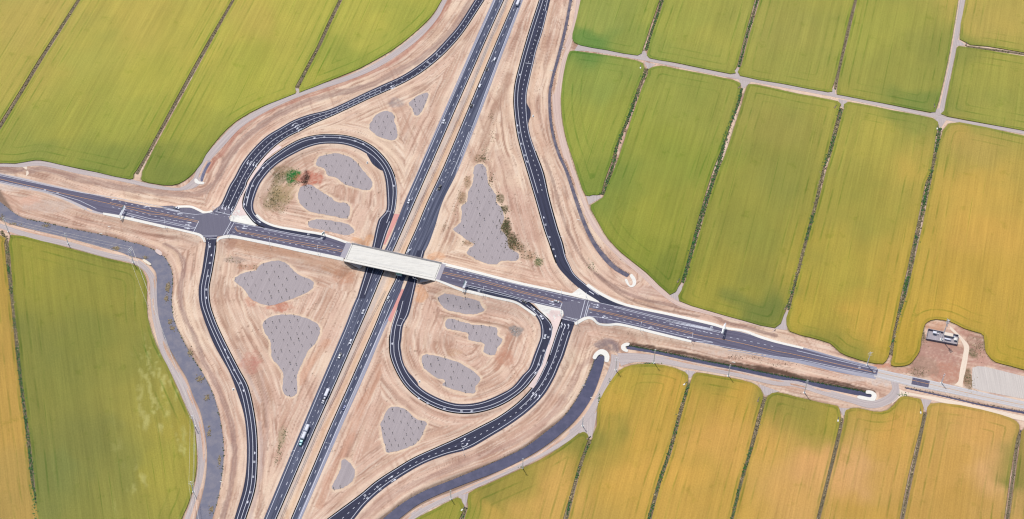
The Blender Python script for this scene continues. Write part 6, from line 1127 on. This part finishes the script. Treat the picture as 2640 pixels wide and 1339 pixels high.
for s_, l_ in [(['h7',(1375,875)], 'water gate at the top of the first levee below the crossroad'), (['h7',(2345,1090)], 'dark water gate between the second and third golden fields'), (['b2',(1205,553)], 'white water gate under the hooked track'), (['b2',(1812,493)], 'white water gate between the orange fields near the right edge'), (['b2',(2548,648)], 'dark water gate at the lower right corner field'), (['b1',(1768,690)], 'dark water gate below the lower canal track'), (['b1',(842,1213)], 'white water gate near the bottom edge'), (['r2',(2150,497)], 'white water gate above the small rounded field'), (['r3',(475,645)], 'dark water gate below the long dirt road, left one'), (['r3',(1185,790)], 'dark water gate below the long dirt road, middle one'), (['r3',(1935,945)], 'white water gate below the top right crossing'), (['r3',(1915,783)], 'dark water gate just above the top right crossing'), (['r3',(2150,325)], 'dark water gate at the thin levee near the top right'), (['c1',(2430,930)], 'dark water gate at the lower tip of the tapering field'), (['c2',(815,1130)], 'dark water gate at the lower corner of the darkest field')]: smallbox(s_, l_, 'gate')
# ------------------------------------------------------------------ median barrier
mbx = np.array([W(*p)[:2] for p in PX(['h11',(665,-20),(400,600),(140,1288),'h2',(1165,0),(1010,330),(862,660)])]); mby = np.array([W(*p)[:2] for p in PX(['h2',(690,1190),'h9',(1505,0),(1110,860),(905,1288),'h10',(640,1288)])])
for C, lb in ((mbx, 'steel barrier along the freeway median above the bridge'), (mby, 'steel barrier along the freeway median below the bridge')):
    L, tot = subline(C, 0, 1); L, _ = subline(C, 0, tot, 4); t = np.gradient(L, axis=0); t /= np.linalg.norm(t, axis=1)[:, None]; nn = np.column_stack([-t[:, 1], t[:, 0]]); r = tag(empty('median_barrier', (*L[0], 0)), lb, 'barrier'); o0 = Vector((*L[0], 0))
    for sg in (-1, 1):
        m = MM(); Q = L+nn*sg*.75
        for i in range(len(Q)-1): m.tube(Vector((*Q[i], .7))-o0, Vector((*Q[i+1], .7))-o0, .12, n=4)
        m.obj('rail', mat_plain('rail_steel', alb(150,146,152), .6, .3), r)
    m = MM()
    for i in range(0, len(L)):
        for sg in (-1, 1): q = Vector((*(L[i]+nn[i]*sg*.75), 0))-o0; m.box(q.x-.06, q.x+.06, q.y-.06, q.y+.06, 0, .75)
    tag(m.obj('post_row', DARKM, r), kind='stuff')
# ------------------------------------------------------------------ young trees in the mulch beds
BARK = mat_plain('bark', (.07, .045, .03), .95, .05); LEAFD = mat_plain('young_leaves', (.022, .034, .018), .9, .1, .3, 4)
def sapling_mesh(k):
    rr = np.random.RandomState(40+k); me = bpy.data.meshes.new('young_tree'); m = MM(); hgt = 2.3+.5*k % 1.4; m.tube((0, 0, -.1), (.05, .03, hgt), .09, .04, 5); nb = len(m.f)
    for j in range(3): a = rr.rand()*6.28; m.tube((0, 0, hgt*.5+.2*j), (math.cos(a)*.6, math.sin(a)*.6, hgt*.75+.25*j), .04, .02, 4)
    m.box(-.45, -.39, -.03, .03, 0, 1.6); nb = len(m.f); big = [.2, .3, .45, .16, .34][k % 5]
    for j in range(34):
        a = rr.rand()*6.28; q = rr.rand()**.5*big*1.3; z = hgt*.45+rr.rand()*hgt*.65; s = .16+.2*rr.rand(); c = Vector((math.cos(a)*q, math.sin(a)*q, z)); n = Vector(rr.normal(size=3)).normalized(); u = n.orthogonal().normalized()*s; v = n.cross(u)
        b = len(m.v); m.v += [tuple(c-u), tuple(c+v*.6), tuple(c+u), tuple(c-v*.6)]; m.f.append((b, b+1, b+2, b+3))
    me.from_pydata(m.v, [], m.f); me.polygons.foreach_set('material_index', np.array([0]*nb+[1]*(len(m.f)-nb), np.int32)); me.materials.append(BARK); me.materials.append(LEAFD); return me
SM = [sapling_mesh(k) for k in range(5)]; ntree = 0
for bi, (nm, sp) in enumerate(BEDS.items()):
    Pl = smoothpoly(P(sp), 3); A = np.array([p[:2] for p in Pl]); rr = np.random.RandomState(60+bi); sp_ = 9.3
    if 'teardrop' in nm or 'five' in nm or 'kite' in nm: sp_ = 7.4
    if 'funnel' in nm: sp_ = 8.6
    y = A[:, 1].min()+1.5; row = 0
    while y < A[:, 1].max()-1:
        x = A[:, 0].min()+1.5+(row % 2)*sp_*.5
        while x < A[:, 0].max()-1:
            px, py = x+rr.normal(0, .9), y+rr.normal(0, .9)
            if inside(Pl, np.array([px]), np.array([py]))[0] and rr.rand() < .92 and ntree < 298:
                o = bpy.data.objects.new('young_tree', SM[rr.randint(0, 5)]); COL.objects.link(o); o.location = (px, py, float(Hs(px, py))+.1); o.rotation_euler = (0, 0, rr.rand()*6.28); s = (.8+.5*rr.rand())*.86; o.scale = (s, s, s)
                tag(o, 'staked young tree in the '+nm, 'young tree', 'young trees in the '+nm); ntree += 1
            x += sp_
        y += sp_*.9; row += 1
print('trees', ntree)
